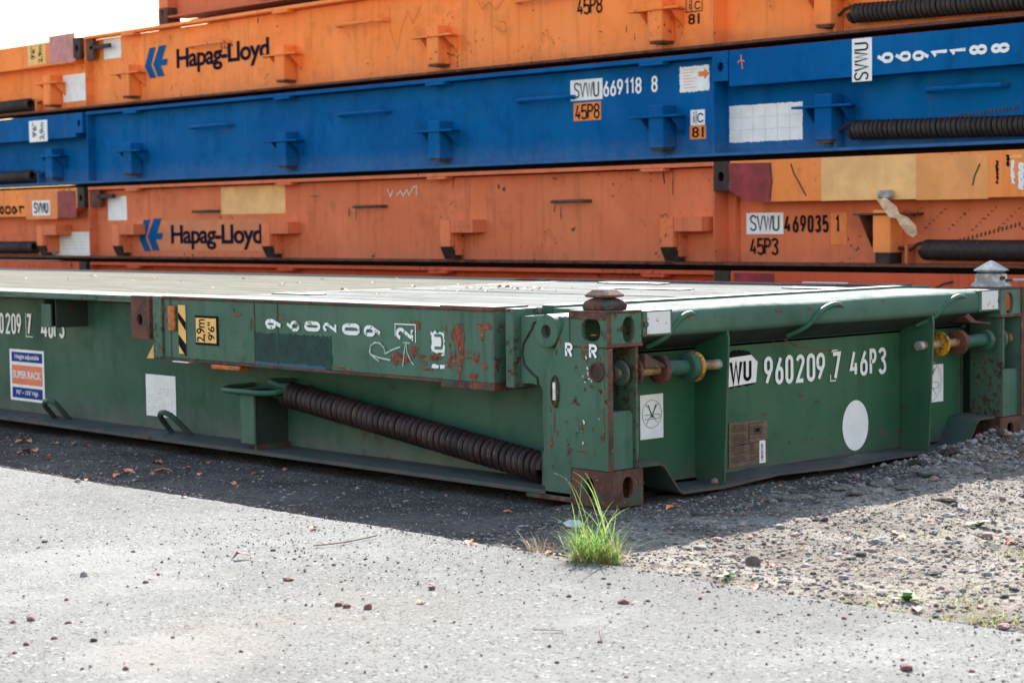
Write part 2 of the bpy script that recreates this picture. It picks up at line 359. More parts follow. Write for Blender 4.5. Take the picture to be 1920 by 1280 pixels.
def panel(face, r, mat, name, parent, h=.002, rag=0, seed=0, label=None, cut=None, th=None):
    u0, v0, u1, v1 = r; mb = MB(); rnd = random.Random(seed)
    pts = []
    corners = cut or [(u0, v0), (u1, v0), (u1, v1), (u0, v1)]
    if rag:
        for i in range(len(corners)):
            a = Vector(corners[i]); b = Vector(corners[(i + 1) % len(corners)]); n = max(2, int((b - a).length / .008))
            for k in range(n):
                q = a.lerp(b, k / n); pts.append((q.x + rnd.uniform(-rag, rag), q.y + rnd.uniform(-rag, rag)))
    else: pts = corners
    n = len(pts); h0 = .0004
    vs = [face(p[0], p[1], h) for p in pts] + [face(p[0], p[1], h0) for p in pts]
    mb.add(vs, [tuple(range(n))] + [(i, n + i, n + (i + 1) % n, (i + 1) % n) for i in range(n)])
    return mb.build(name, mat, parent, label=label)

def letters(face, text, r, mat, name, parent, sw=.13, gap=.16, h=.004, rot=0, w=W_, erode=None, label=None, depth=.0006):
    """text stretched to the rectangle r; rot=1 turns it a quarter left (first letter at the bottom)"""
    u0, v0, u1, v1 = r; S, tw = strokes(text, gap, w); mb = MB(); k = 0
    hgt = (v1 - v0) if not rot else (u1 - u0); sw_ = sw * hgt; ins = sw_ / 2
    for st in S:
        P = []
        for x, y in st:
            a = x / max(tw, 1e-6); b = y
            if rot: P.append((u1 - ins - b * (u1 - u0 - 2 * ins), v0 + ins + a * (v1 - v0 - 2 * ins)))
            else: P.append((u0 + ins + a * (u1 - u0 - 2 * ins), v0 + ins + b * (v1 - v0 - 2 * ins)))
        mb.ribbon(P, sw_, face, h + depth * (k % 4)); k += 1
    return mb.build(name, mat, parent, label=label)

def fonttext(face, text, r, mat, name, parent, bold=.0, h=.004, rot=0, label=None, mirror=False):
    cu = bpy.data.curves.new('t', 'FONT'); cu.body = text; cu.offset = bold; cu.resolution_u = 3; cu.space_character = .92
    to = bpy.data.objects.new('t', cu); COL.objects.link(to)
    bpy.context.view_layer.update()
    me = bpy.data.meshes.new_from_object(to.evaluated_get(bpy.context.evaluated_depsgraph_get()))
    bpy.data.objects.remove(to); bpy.data.curves.remove(cu)
    V = np.array([v.co[:2] for v in me.vertices]); a = V.min(0); b = V.max(0); u0, v0, u1, v1 = r
    for v in me.vertices:
        x = (v.co.x - a[0]) / (b[0] - a[0]); y = (v.co.y - a[1]) / (b[1] - a[1])
        if mirror: x = 1 - x
        if rot: u = u1 - y * (u1 - u0); w = v0 + x * (v1 - v0)
        else: u = u0 + x * (u1 - u0); w = v0 + y * (v1 - v0)
        v.co = face(u, w, h)
    me.materials.clear(); me.materials.append(mat); me.name = name
    o = bpy.data.objects.new(name, me); COL.objects.link(o); o.parent = parent
    if label: o['label'] = label
    return o

def lines(face, segs, w, mat, name, parent, h=.0045):
    mb = MB()
    for i, sgm in enumerate(segs): mb.ribbon(sgm, w, face, h + .0006 * (i % 4))
    return mb.build(name, mat, parent)

def blotches(face, spots, mat, name, parent, seed=1, h=.0012):
    """ragged patches: list of (px, py, half width px, half height px) read on that face"""
    for i, (px, py, rx, ry) in enumerate(spots):
        mb = MB(); rnd = random.Random(seed * 97 + i); c = face.uv(px, py); e = face.uv(px + rx, py); g = face.uv(px, py - ry)
        du = abs(e[0] - c[0]); dv = abs(g[1] - c[1]); n = 44; ph = [rnd.uniform(0, 6.28) for _ in range(6)]
        pts = []
        for k in range(n):
            t = 2 * math.pi * k / n
            q = .72 + .2 * math.sin(2 * t + ph[0]) + .16 * math.sin(3 * t + ph[1]) + .13 * math.sin(5 * t + ph[2]) + .1 * math.sin(9 * t + ph[3]) + .08 * math.sin(14 * t + ph[4]) + rnd.uniform(-.07, .07)
            pts.append((c[0] + du * q * math.cos(t), c[1] + dv * q * math.sin(t)))
        hh = h + .00012 * (i % 7)
        vs = [face(c[0], c[1], hh)] + [face(u, v, hh) for u, v in pts]
        mb.add(vs, [(0, 1 + k, 1 + (k + 1) % n) for k in range(n)]); mb.build(name, mat, parent)

# =========================================================== THE GREEN RACK
H = .647; WD = 2.438; LN = 12.192
rack = empty('flat_rack', (0, 0, 0), label='dark green collapsed flat rack lying on the ground in front of the stack', cat='flat rack')

def mir(mx, my): return (lambda p: (WD - p[0] if mx else p[0], LN - p[1] if my else p[1], p[2]))

# side beams: web, bottom flange, top flange
for mx in (0, 1):
    xf = mir(mx, 0); L0 = 'side_beam'
    b = MB(xf); b.box(.198, .21, .165, LN - .165, .034, .60); web = b.build(L0, M['green'], rack)
    b = MB(xf); b.box(.0, .30, .185, LN - .185, .018, .034); b.build('bottom_flange', M['green_flange'], web, bevel=.002)
    b = MB(xf)
    b.box(.0, .21, 2.94, LN - 2.94, .632, .647); b.box(.0, .012, 2.94, LN - 2.94, .618, .632)
    b.build('top_flange', M['green_worn'], web, bevel=.002)
    b = MB(xf); b.box(.02, .030, 3.695, 3.785, .482, .592); sk = b.build('stake_socket', M['green'], rack, bevel=.003)
    b = MB(xf); b.box(.0302, .197, 3.770, 3.782, .482, .631); b.build('socket_shade_plate', M['grime_shade'], sk)  # back plate coloured dark for the shade inside the socket
    b = MB(xf); b.box(.0302, .197, 3.66, 3.668, .482, .631); b.build('socket_shade_plate', M['grime_shade'], sk)  # dark panel put in for the shaded hollow of the open socket
    b = MB(xf); b.box(-.004, .06, 3.24, 3.99, .622, .64); b.build('socket_cap', M['green_worn'], rack, bevel=.003)
# deck
ed = [.16, .62, 1.10, 1.62, 2.278]
for k in range(4): b = MB(); b.box(ed[k] + .007, ed[k + 1] - .007, .50, 2.50, .60, .648 - .002 * (k % 2)); b.build('end_wall_panel', M['deck_plate'], rack, bevel=.003)
b = MB()
for k in range(12):
    x0 = .215 + k * (2.008 / 12); b.box(x0, x0 + 2.008 / 12 - .013, 2.56, LN - 2.56, .60, .6445)
b.build('deck_planks', M['deck_wood'], rack, bevel=.002)
b = MB(); b.box(.16, WD - .16, LN - 2.50, LN - .50, .60, .648); b.build('end_wall_panel', M['deck_plate'], rack)
for q0 in (.435, LN - .495): b = MB(); b.box(.17, WD - .17, q0, q0 + .06, .60, .658); b.build('hinge_bar', M['green'], rack, bevel=.004)
b = MB(); b.box(.16, WD - .16, 2.505, 2.545, .60, .6465); b.build('panel_edge_strip', M['dark'], rack)
b = MB(); b.box(.211, WD - .211, .5, LN - .5, .56, .599); b.build('deck_underside', M['dark'], rack)
for (x, y, l) in ((1.55, 1.1, .5), (.42, 2.2, .28), (1.95, .60, .28), (2.05, 1.7, .4)):
    b = MB(); b.box(x, x + .09, y, y + l, .648, .6535); b.build('lifting_flap', M['green'], rack, bevel=.002)

def end_beam(my):
    xf = mir(0, my)
    prof = [(.43, .6480), (.03, .6478), (.014, .644), (.004, .634), (0, .62), (0, .580), (.004, .568), (.016, .560), (.165, .502), (.165, .49), (.43, .49)]
    b = MB(xf); n = len(prof); NX = 40; vs = []; fs = []
    for i in range(NX + 1):
        x = .165 + (WD - .33) * i / NX
        dent = .006 * math.exp(-((x - 1.15) / .18) ** 2) + .003 * math.sin(x * 7)
        for (y, z) in prof: vs.append((x, y + (dent if y < .1 else 0), z - (dent * .5 if z > .6 and y < .1 else 0)))
    for i in range(NX):
        for k in range(n): a = i * n + k; c = i * n + (k + 1) % n; fs.append((a, c, c + n, a + n))
    fs += [tuple(range(n)), tuple(range(NX * n, NX * n + n))[::-1]]
    b.add(vs, fs); nose = b.build('nose_beam', M['green_glare_top'] , rack, smooth=True)
    b = MB(xf); b.prism([(.020, .5575), (.164, .5015), (.164, .4995), (.022, .5555)], 0, .18, WD - .18); b.build('nose_underside', M['grime_shade'], nose)  # strip mixes brown dirt with painted shade under the nose
    b = MB(xf); b.box(.21, WD - .21, .165, .177, .03, .498); b.build('end_plate', M['green_end'], rack)
    # bottom flange following the fork cut-outs
    prof = [(.163, .118), (.265, .118), (.285, .108), (.352, .020), (.372, .008), (.60, .004), (.9, .020), (1.25, .012), (1.6, .016), (2.066, .008), (2.09, .022), (2.155, .108), (2.175, .118), (2.275, .118)]
    if my: prof = [(.163, .118), (.265, .118), (.352, .020), (.372, .008), (2.066, .008), (2.09, .022), (2.155, .108), (2.275, .118)]
    b = MB(xf); n = len(prof); vs = []
    for (x, z) in prof:
        wob = .008 * math.sin(x * 9 + 1)
        vs += [(x, .018 + wob, z), (x, .165, z + .004), (x, .165, z + .016), (x, .018 + wob, z + .012)]
    fs = [(4 * i + k, 4 * i + (k + 1) % 4, 4 * (i + 1) + (k + 1) % 4, 4 * (i + 1) + k) for i in range(n - 1) for k in range(4)] + [(0, 1, 2, 3), (4 * n - 4, 4 * n - 1, 4 * n - 2, 4 * n - 3)]
    b.add(vs, fs); b.build('end_bottom_flange', M['green_flange'], rack)
    for mx in (0, 1):
        f2 = mir(mx, my)
        b = MB(f2); b.prism([(.165, .498), (.03, .560), (.02, .53), (-.002, .50)][:0] or [(.164, .024), (.164, .50), (.05, .556), (.018, .592), (.006, .53), (.012, .40), (.03, .022)], 0, .606, .616)
        b.build('gusset_plate', M['green_end'], rack, bevel=.0015)
        # fork cut-out inner box
        b = MB(f2); b.box(.2, .40, .178, .60, .125, .132); b.build('fork_pocket', M['dark'], rack)
end_beam(0); end_beam(1)
E1 = Face(1, 0.0)
def lash_ring(cx, w=1., my=0, c2=None):
    xf = mir(0, my); r = .017
    pts = []; r = .0105
    # two legs run down-left under the nose, the bend shows on its front
    A = [(cx - .165, .07, .528), (cx - .125, .012, .562), (cx - .085, -.001, .598), (cx - .045, -.003, .621), (cx + .005, .0, .635), (cx + .045, .003, .637), (cx + .078, .008, .627), (cx + .088, .016, .610)]
    P = [Vector((cx + (p[0] - cx) * w, p[1] + .006, p[2] - .008)) for p in A]; Q = []
    for i in range(len(P) - 1):
        p0 = P[max(0, i - 1)]; p1 = P[i]; p2 = P[i + 1]; p3 = P[min(len(P) - 1, i + 2)]
        for k in range(4):
            t = k / 4; Q.append(.5 * ((2 * p1) + (p2 - p0) * t + (2 * p0 - 5 * p1 + 4 * p2 - p3) * t * t + (3 * p1 - p0 - 3 * p2 + p3) * t ** 3))
    Q.append(P[-1])
    b = MB(xf); b.tube(Q, r, 10); return b.build('lashing_ring', M['green_end'], rack, smooth=True)
for cx, w in ((.385, .72), (1.175, 1.), (1.97, 1.)): lash_ring(cx, w)

# corner assemblies
def corner(mx, my, worn=True):
    xf = mir(mx, my)
    P = empty_part = None
    # post
    b = MB(xf)
    b.prism([(0, .1215), (.181, .1215), (.181, .014), (.31, .014), (.318, .30), (.315, .42), (.285, .47), (.255, .52), (.215, .585), (.198, .632), (.181, .632), (.181, .531), (0, .531)], 0, 0, .014)
    post = b.build('corner_post', M['green_worn'], rack, bevel=.002)
    b = MB(xf); b.box(.130, .144, .0, .16, .1215, .531); b.build('post_flange', M['green_rusty'], post, bevel=.003)
    b = MB(xf); b.box(-.003, .017, -.006, .0, .1215, .531); b.build('post_edge', M['rust'], post, bevel=.002)
    b = MB(xf); b.box(.014, .13, .15, .16, .1215, .531); b.build('post_back', M['dark'], post)
    b = MB(xf); b.prism([(.0145, .1215), (.1295, .1215), (.1295, .305), (.115, .318), (.03, .318), (.0145, .305)], 1, .012, .022); b.box(.0145, .1295, .022, .15, .306, .316)
    b.build('cover_plate', M['green_worn'], post, bevel=.003)
    b = MB(xf); b.box(.20, .204, .155, .165, .132, .50); b.build('stiffener', M['green_end'], post)
    # castings: six holed faces
    def casting(z0, z1, name, mat, side, end):
        c = MB(xf)
        c.holed(0, 0, .014, 0, .178, z0, z1, *side)
        c.holed(1, 0, .014, .0141, .162, z0, z1, *end)
        c.box(.148, .1619, .0141, .178, z0, z1); c.box(.0141, .148, .164, .178, z0, z1)
        c.holed(2, z0 if z0 < .2 else z1 - .014, z0 + .014 if z0 < .2 else z1, .0141, .148, .0141, .164, .08, .09, .03, .055)
        if z0 > .2: c.box(.0141, .148, .0141, .164, z0, z0 + .012)
        else: c.box(.0141, .148, .0141, .164, z1 - .012, z1)
        return c.build(name, mat, rack, bevel=.0045 if True else 0)
    casting(-.002, .120, 'corner_casting', M['rust'], (.092, .060, .020, .034), (.088, .062, .024, .036))
    ct = MB(xf)
    casting(.533, .6475, 'corner_casting', M['green_worn'], (.078, .590, .043, .037), (.098, .590, .027, .042))
    # rusty frame bars round the upper casting
    b = MB(xf); b.box(-.004, .16, -.004, .180, .6475, .6545); b.box(-.005, .0, .0, .180, .626, .6475); b.box(-.005, .014, -.005, .0, .533, .6475); b.box(.014, .162, -.005, .0, .533, .545)
    b.build('casting_frame', M['rust_bare'], rack, bevel=.002)
    # hinge boss and arm
    b = MB(xf); b.prism([(.458, .625), (.40, .628), (.335, .634), (.25, .63), (.22, .56), (.27, .47), (.31, .362), (.335, .352), (.36, .385), (.41, .392), (.458, .388)][::-1], 0, .030, .075)
    arm = b.build('hinge_arm', M['green_worn'], rack, bevel=.004)
    b = MB(xf); b.tube([(.028, y, z) for y, z in ((.36, .612), (.385, .605), (.395, .585), (.415, .56), (.440, .53), (.447, .495), (.435, .455), (.40, .43), (.372, .415), (.368, .385))], .004, 6); b.build('dark_groove_line', M['dark'], arm)  # dark tube drawn in for the shadowed groove of the arm's pocket
    b = MB(xf)
    NA = 32; ri, ro = .022, .058; cy, cz = .296, .579; vs = []
    for (x, r) in ((.0, ri), (.0, ro - .003), (.003, ro), (.11, ro), (.11, ri)):
        vs += [(x, cy + r * math.cos(2 * math.pi * k / NA), cz + r * math.sin(2 * math.pi * k / NA)) for k in range(NA)]
    fs = [(a * NA + k, a * NA + (k + 1) % NA, ((a + 1) % 5) * NA + (k + 1) % NA, ((a + 1) % 5) * NA + k) for a in range(5) for k in range(NA)]
    b.add(vs, fs); boss = b.build('hinge_boss', M['green_worn'], arm, smooth=True)
    b = MB(xf); b.cyl((.02, cy, cz), (.10, cy, cz), .0215, 20); b.build('hinge_pin', M['dark'], arm)
    b = MB(xf); b.box(.0, .12, .458, .503, .375, .652); b.build('stop_block', M['green_rusty'], arm, bevel=.004)
    # lock shaft
    zc, yc = .442, .048
    if not mx: seq = [('lock_shaft', .018, .66, .0175, 'rust_bare')]
    e = .600 if not mx else .655
    b = MB(xf); b.cyl((.02, yc, zc), (e, yc, zc), .0175, 20, .003); shaft = b.build('lock_shaft', M['shaft'], rack, smooth=True)
    def disc(x0, x1, r, mat, name):
        b = MB(xf); b.cyl((x0, yc, zc), (x1, yc, zc), r, 36, .004); b.build(name, mat, shaft, smooth=True)
    disc(.055, .075, .030, M['rust_bare'], 'washer'); disc(.095, .112, .044, M['green_worn'], 'washer')
    if not mx:
        disc(.162, .175, .050, M['rust'], 'washer'); disc(.288, .312, .050, M['rust_bare'], 'washer')
        disc(.313, .430, .027, M['green'], 'lock_sleeve'); disc(.428, .462, .050, M['green'], 'washer'); disc(.465, .482, .053, M['yellow'], 'lock_collar')
        b = MB(xf); b.prism([(.178, .455), (.178, .505), (.195, .497), (.275, .462), (.275, .452)], 1, .0, .03); b.build('locking_wedge', M['rust'], shaft, bevel=.003)
    else:
        disc(.178, .198, .040, M['rust_bare'], 'washer'); disc(.200, .374, .027, M['green'], 'lock_sleeve'); disc(.19, .215, .044, M['green'], 'washer'); disc(.375, .40, .050, M['rust_bare'], 'washer')
        disc(.508, .518, .050, M['yellow'], 'lock_collar')
        b = MB(xf); b.prism([(.20, .505), (.34, .520), (.38, .545), (.36, .56), (.30, .525), (.20, .515)], 1, .02, .11); b.build('locking_wedge', M['rust'], shaft, bevel=.003)
    b = MB(xf); b.cyl((e - .02, yc, zc), (e + .004, yc, zc), .0183, 20); b.build('shaft_cap', M['galv'], shaft)
    # plate box beside the upper casting
    b = MB(xf); b.box(.166, .312, -.002, .10, .562, .6495); b.build('marker_box', M['green_worn'], rack, bevel=.003)
    b = MB(xf); b.box(.185, .298, -.0045, -.0025, .570, .644); b.build('marker_plate', M['plate'], rack)
    b = MB(xf); b.cyl((.176, -.010, .604), (.176, .0, .604), .010, 16); b.build('rivet', M['green'], rack, smooth=True)
    # bottom foot beside the casting
    b = MB(xf); b.box(-.006, .10, .181, .40, .004, .017); b.build('foot_plate', M['rust'], rack, bevel=.002)
    # folded end wall post lying along the side
    y0, y1 = .555, 2.70
    b = MB(xf); b.box(.008, .155, y0 + .006, y1, .386, .640)
    wp = b.build('folded_post', M['green_worn'], rack, bevel=.003)
    b = MB(xf); b.box(0, .160, y0 + .29, y1 - .0, .640, .652); b.box(0, .160, y0 + .29, y1, .376, .386)
    b.build('post_rim', M['rust'], wp, bevel=.002)
    b = MB(xf); b.box(-.006, .162, y0, y0 + .29, .640, .656); b.build('post_rim', M['rust'], wp, bevel=.002)
    b = MB(xf); b.box(-.006, .162, y0, y0 + .29, .360, .386); b.build('post_rim', M['rust'], wp, bevel=.002)
    b = MB(xf); b.box(-.005, .150, y0, y0 + .010, .3865, .6395); b.build('post_end', M['green_rusty'], wp, bevel=.002)
    b = MB(xf); b.box(-.001, .007, y0 + .011, y0 + .29, .3865, .6395); b.build('reinforcement_plate', M['green_worn'], wp, bevel=.0015)
    b = MB(xf); b.box(-.002, .158, y1 + .0005, 2.775, .378, .650); b.build('post_end_cap', M['green_rusty'], wp, bevel=.004)
    for yy in (2.64, 2.02, 1.86):
        b = MB(xf); b.box(.0055, .008, yy, yy + .006, .3865, .6395); b.build('seam', M['green'], wp)
    b = MB(xf)
    b.holed(0, -.012, .004, 2.785, 2.93, .463, .650, 2.862, .545, .021, .024, p=2.2)
    b.box(.004, .15, 2.785, 2.80, .463, .650); b.box(.004, .15, 2.915, 2.93, .463, .650); b.box(.004, .15, 2.80, 2.915, .636, .650); b.box(.004, .15, 2.80, 2.915, .463, .477); b.box(.05, .06, 2.80, 2.915, .477, .636)
    b.build('end_casting', M['rust_bare'], wp, bevel=.004)
    # big counterbalance spring under the folded post
    if my == 0:
        p0 = (.105, 1.93, .262); p1 = (.105, .40, .088)
        b = MB(xf); b.tube(helix(p0, p1, .0405, 47), .0150, 8); sp = b.build('balance_spring', M['spring'], rack, smooth=True)
        b = MB(xf); b.tube([(.105, 1.92, .295), (.10, 1.96, .285), (.09, 1.99, .262), (.08, 2.0, .262), (.08, 2.02, .262)], .010, 8); b.build('spring_hook', M['spring'], sp, smooth=True)
        b = MB(xf); b.box(.02, .0, .0, .0, 0, 0) if 0 else b.box(.06, .198, .372, .388, .036, .16); b.build('spring_anchor', M['green'], rack)
        # stake pocket with its rod loop
        b = MB(xf); b.box(.022, .034, 2.062, 2.162, .052, .259); pk = b.build('stake_pocket', M['green_worn'], rack, bevel=.004)
        b = MB(xf); b.box(.0342, .1975, 2.150, 2.162, .052, .259); b.build('pocket_side', M['green'], pk)
        b = MB(xf); b.box(.0342, .1975, 2.068, 2.078, .052, .259); b.build('pocket_side', M['grime_shade'], pk)  # dark plate holds the shade of the open pocket in its colour
        b = MB(xf); b.box(.024, .197, 2.05, 2.066, .034, .052); b.build('pocket_foot', M['rust'], pk)
        loop = [(.19, 2.30, .276), (.06, 2.295, .275), (.015, 2.27, .272), (.0, 2.235, .270), (.0, 2.0, .270), (.004, 1.955, .272), (.03, 1.92, .275), (.19, 1.90, .29)]
        b = MB(xf); b.tube(loop, .0115, 10); b.build('rope_rail', M['green'], pk, smooth=True)
        b = MB(xf); b.prism([(.198, .262), (.02, .262), (.198, .20)], 1, 2.24, 2.248); b.build('pocket_gusset', M['green'], pk)
        b = MB(xf); b.prism([(.198, .262), (.02, .262), (.198, .20)], 1, 1.94, 1.948); b.build('pocket_gusset', M['green'], pk)
        b = MB(xf); b.box(.01, .198, 1.94, 2.25, .260, .266); b.build('pocket_plate', M['dark'], pk)
        b = MB(xf); b.tube([(.19, 2.01, .31), (.06, 2.0, .318), (.04, 1.97, .315), (.06, 1.93, .30), (.11, 1.90, .29)], .011, 10); b.build('spring_eye', M['green'], pk, smooth=True)
        for (f1, f2, a1, a2) in (((107, 787), (131, 787), (80, 756), (101, 751.5)), ((325, 814), (359, 816), (297, 777), (319, 776))):
            F1 = Vector(at(*f1, 0, .17)); F2 = Vector(at(*f2, 0, .17)); A1 = Vector(at(*a1, 0, .045)); A2 = Vector(at(*a2, 0, .045))
            dd = (F1 - A1).normalized(); de = (F2 - A2).normalized(); mm = (A1 + A2) / 2
            pth = [F1, A1 + dd * .035, A1 + dd * .008 + (A2 - A1) * .08, A1 + (A2 - A1) * .3 - dd * .012, A1 + (A2 - A1) * .7 - de * .012, A2 + de * .008 - (A2 - A1) * .08, A2 + de * .035, F2]
            b = MB(xf); b.tube(pth, .0125, 10); b.build('lashing_ring', M['green'], rack, smooth=True)
for mx in (0, 1):
    for my in (0, 1): corner(mx, my)
# rusted cone on the near post
def cone(b, cx, cy, z, s=1., prof=None):
    pass
b = MB()
def sq(cx, cy, z, a, bb, ch): return [(cx - a + ch, cy - bb, z), (cx + a - ch, cy - bb, z), (cx + a, cy - bb + ch, z), (cx + a, cy + bb - ch, z), (cx + a - ch, cy + bb, z), (cx - a + ch, cy + bb, z), (cx - a, cy + bb - ch, z), (cx - a, cy - bb + ch, z)]
def stackrings(b, rings):
    vs = [p for r_ in rings for p in r_]; n = 8; m_ = len(rings)
    b.add(vs, [(i * n + k, i * n + (k + 1) % n, (i + 1) * n + (k + 1) % n, (i + 1) * n + k) for i in range(m_ - 1) for k in range(n)] + [tuple(range(n))[::-1], tuple(range((m_ - 1) * n, m_ * n))])
cx, cy = .082, .095
stackrings(b, [sq(cx, cy, .6546, .052, .064, .014), sq(cx, cy, .672, .056, .068, .016), sq(cx, cy, .684, .050, .062, .020), sq(cx, cy, .692, .036, .046, .020), sq(cx, cy, .695, .026, .032, .012)])
cn = b.build('locking_cone', M['rust'], rack, bevel=.004)
b = MB(); stackrings(b, [sq(cx, cy, .695, .028, .034, .01), sq(cx, cy, .6975, .046, .056, .012), sq(cx, cy, .704, .049, .059, .012), sq(cx, cy, .722, .028, .036, .008), sq(cx, cy, .7265, .018, .026, .006)])
b.build('cone_head', M['rust_light'], cn, bevel=.003)

# markings on the green rack
WEB = Face(0, .198); POST = Face(0, .008); PL = Face(0, 0.0); CP = Face(0, 0.0); END = Face(1, .165)
LPL = Face(0, -.001)
letters(POST, '9', POST.rect(499, 598, 530, 617), M['white_chipped'], 'post_number', rack, .14, rot=1, w=.5)
for ch, x0, x1, y0, y1 in (('6', 538, 563, 601, 621), ('0', 572, 602, 602, 621), ('2', 607, 632, 605, 622), ('0', 643, 677, 606, 628), ('9', 684, 716, 610, 631), ('2', 744, 776, 614, 637)):
    letters(POST, ch, POST.rect(x0, y0, x1, y1), M['white_chipped'], 'post_number', rack, .14, rot=1, w=.5)
fr = POST.rect(742, 608, 780, 641)
lines(POST, [[(fr[0], fr[1] + .02), (fr[0], fr[3]), (fr[2], fr[3]), (fr[2], fr[1])]], .004, M['white'], 'number_frame', rack, h=.003)
panel(POST, POST.rect(478, 627, 622, 688), M['teal'], 'overpaint_patch', rack, h=.0016, rag=.005, seed=4)
panel(POST, POST.rect(480, 682, 612, 693), M['teal_blue'], 'paint_drip', rack, h=.0022, rag=.004, seed=6)
for x0, x1, y0, y1, s_ in ((488, 514, 640, 660, 1), (530, 556, 641, 664, 2), (556, 590, 646, 660, 3), (588, 614, 646, 664, 4)):
    q = POST.rect(x0, y0, x1, y1); rnd = random.Random(s_)
    P = [(q[0] + (q[2] - q[0]) * (k / 9), q[1] + (q[3] - q[1]) * (.5 + .45 * math.sin(k * .9 + s_ * 2) + rnd.uniform(-.1, .1))) for k in range(10)]
    lines(POST, [P[:5]], .003, M['teal_dark'], 'painted_over_letter', rack, h=.003)
    lines(POST, [P[6:9]], .004, M['teal_dark'], 'painted_over_letter', rack, h=.003)
panel(LPL, LPL.rect(365, 592, 409, 647), M['black'], 'height_sticker', rack, h=.0085)
hs = panel(LPL, LPL.rect(367, 596, 405, 643), M['hazard'], 'height_sticker_face', rack, h=.0095) if 0 else None
SF = Face(0, .0055)
sb = panel(SF, SF.rect(366, 592, 409.5, 647), M['black'], 'height_sticker', rack, h=.0005); bpy.data.objects.remove(bpy.data.objects['height_sticker'], do_unlink=True); sb.name = 'height_sticker'
panel(SF, SF.rect(367.5, 596.5, 405.5, 642.5), M['hazard'], 'sticker_face', sb, h=.0012)
fonttext(SF, '2,9m', SF.rect(369, 598, 387, 641), M['navy'], 'height_lettering', sb, .012, .002, rot=1)
fonttext(SF, '9\'6"', SF.rect(390, 604, 403, 638), M['navy'], 'height_lettering', sb, .012, .002, rot=1)
hz = SF.rect(335, 572, 348.5, 663); ys = panel(SF, hz, M['hazard'], 'hazard_stripe', rack, h=.0008)
b = MB(); u0, v0, u1, v1 = hz; hh = (v1 - v0)
for a_, b_ in ((.66, .86), (.12, .40)):
    n = [SF(u0, v0 + hh * b_, .0016), SF(u0, v0 + hh * a_ + hh * .06, .0016), SF(u1, v0 + hh * (a_ - .18), .0016), SF(u1, v0 + hh * (b_ - .20), .0016)]
    b.add(n, [(0, 1, 2, 3)])
b.build('stripe_black', M['black'], ys)
panel(WEB, WEB.rect(268, 628, 330, 672), M['hazard'], 'warning_triangle', rack, h=.002, cut=[WEB.uv(276, 671), WEB.uv(325, 674), WEB.uv(300, 622)])
# amber reflectors
b = MB(); q = SF.rect(319, 573, 331, 620); b.box(-.008, .004, -q[2], -q[0], q[1], q[3]); am = b.build('amber_reflector', M['amber'], rack, bevel=.003)
b = MB(); b.box(-.004, .05, 2.12, 2.33, .354, .374); b.build('amber_reflector', M['amber'], rack, bevel=.004)
q = Face(0, .0).rect(322, 672, 353, 677)
b = MB(); b.box(-.004, .05, 2.50, 2.62, .371, .3755); b.build('white_tag', M['sticker'], rack)
# torn white sticker, chalk letters, scars
panel(LPL, LPL.rect(810, 622, 834, 660), M['white_worn'], 'torn_sticker', rack, h=.0016, rag=.006, seed=9)
letters(LPL, 'U', LPL.rect(814, 626, 832, 655), M['green_worn'], 'sticker_letter', rack, .2, rot=1, h=.003)
for x0, y0, x1, y1, s_ in ((810, 683, 822, 690, 3), (826, 683, 834, 690, 4), (828, 663, 834, 668, 5)): panel(LPL, LPL.rect(x0, y0, x1, y1), M['white_worn'], 'torn_sticker', rack, h=.0016, rag=.003, seed=s_)
def pxline(face, pts): return [face.uv(*p) for p in pts]
lines(SF, [pxline(SF, [(712, 677), (700, 668), (694, 660), (696, 648), (704, 642), (713, 643), (721, 652), (723, 662)]), pxline(SF, [(723, 663), (738, 655), (752, 650)]), pxline(SF, [(695, 664), (712, 670), (734, 675)])], .0065, M['chalk'], 'chalk_letter', rack, h=.003)
lines(SF, [pxline(SF, [(756, 687), (759, 660), (762, 640), (764, 660), (772, 678), (777, 684)]), pxline(SF, [(757, 642), (770, 643)])], .005, M['chalk'], 'chalk_letter', rack, h=.003)
blotches(SF, [(745, 670, 16, 9), (757, 672, 22, 6), (775, 660, 6, 12), (775, 653, 9, 6), (790, 668, 10, 4), (800, 692, 16, 2.5), (780, 604, 14, 2), (784, 612, 3, 10), (640, 690, 14, 2.2), (652, 692, 9, 2), (437, 582, 2, 7), (445, 590, 10, 2.5), (470, 607, 1.6, 14), (525, 590, 8, 2), (532, 598, 6, 1.6), (740, 677, 5, 10), (795, 681, 6, 5), (306, 580, 2.5, 10), (312, 600, 2, 6), (402, 665, 2, 2)], M['rust_patch'], 'rust_stain', rack, 3)
blotches(LPL, [(812, 670, 9, 9), (822, 667, 12, 4), (860, 622, 9, 20), (866, 650, 6, 40), (862, 690, 6, 20), (850, 625, 5, 14), (855, 640, 5, 12), (845, 675, 4, 18), (852, 673, 5, 16), (840, 683, 5, 6), (905, 613, 18, 6), (915, 612, 12, 7), (888, 706, 9, 12), (890, 670, 3, 14), (896, 672, 4, 12), (904, 630, 5, 9), (905, 683, 8, 3), (911, 687, 5, 7), (868, 670, 14, 4), (837, 618, 1.6, 10), (844, 648, 1.6, 8), (875, 660, 8, 3), (828, 648, 3, 2)], M['rust_patch'], 'rust_stain', rack, 5)
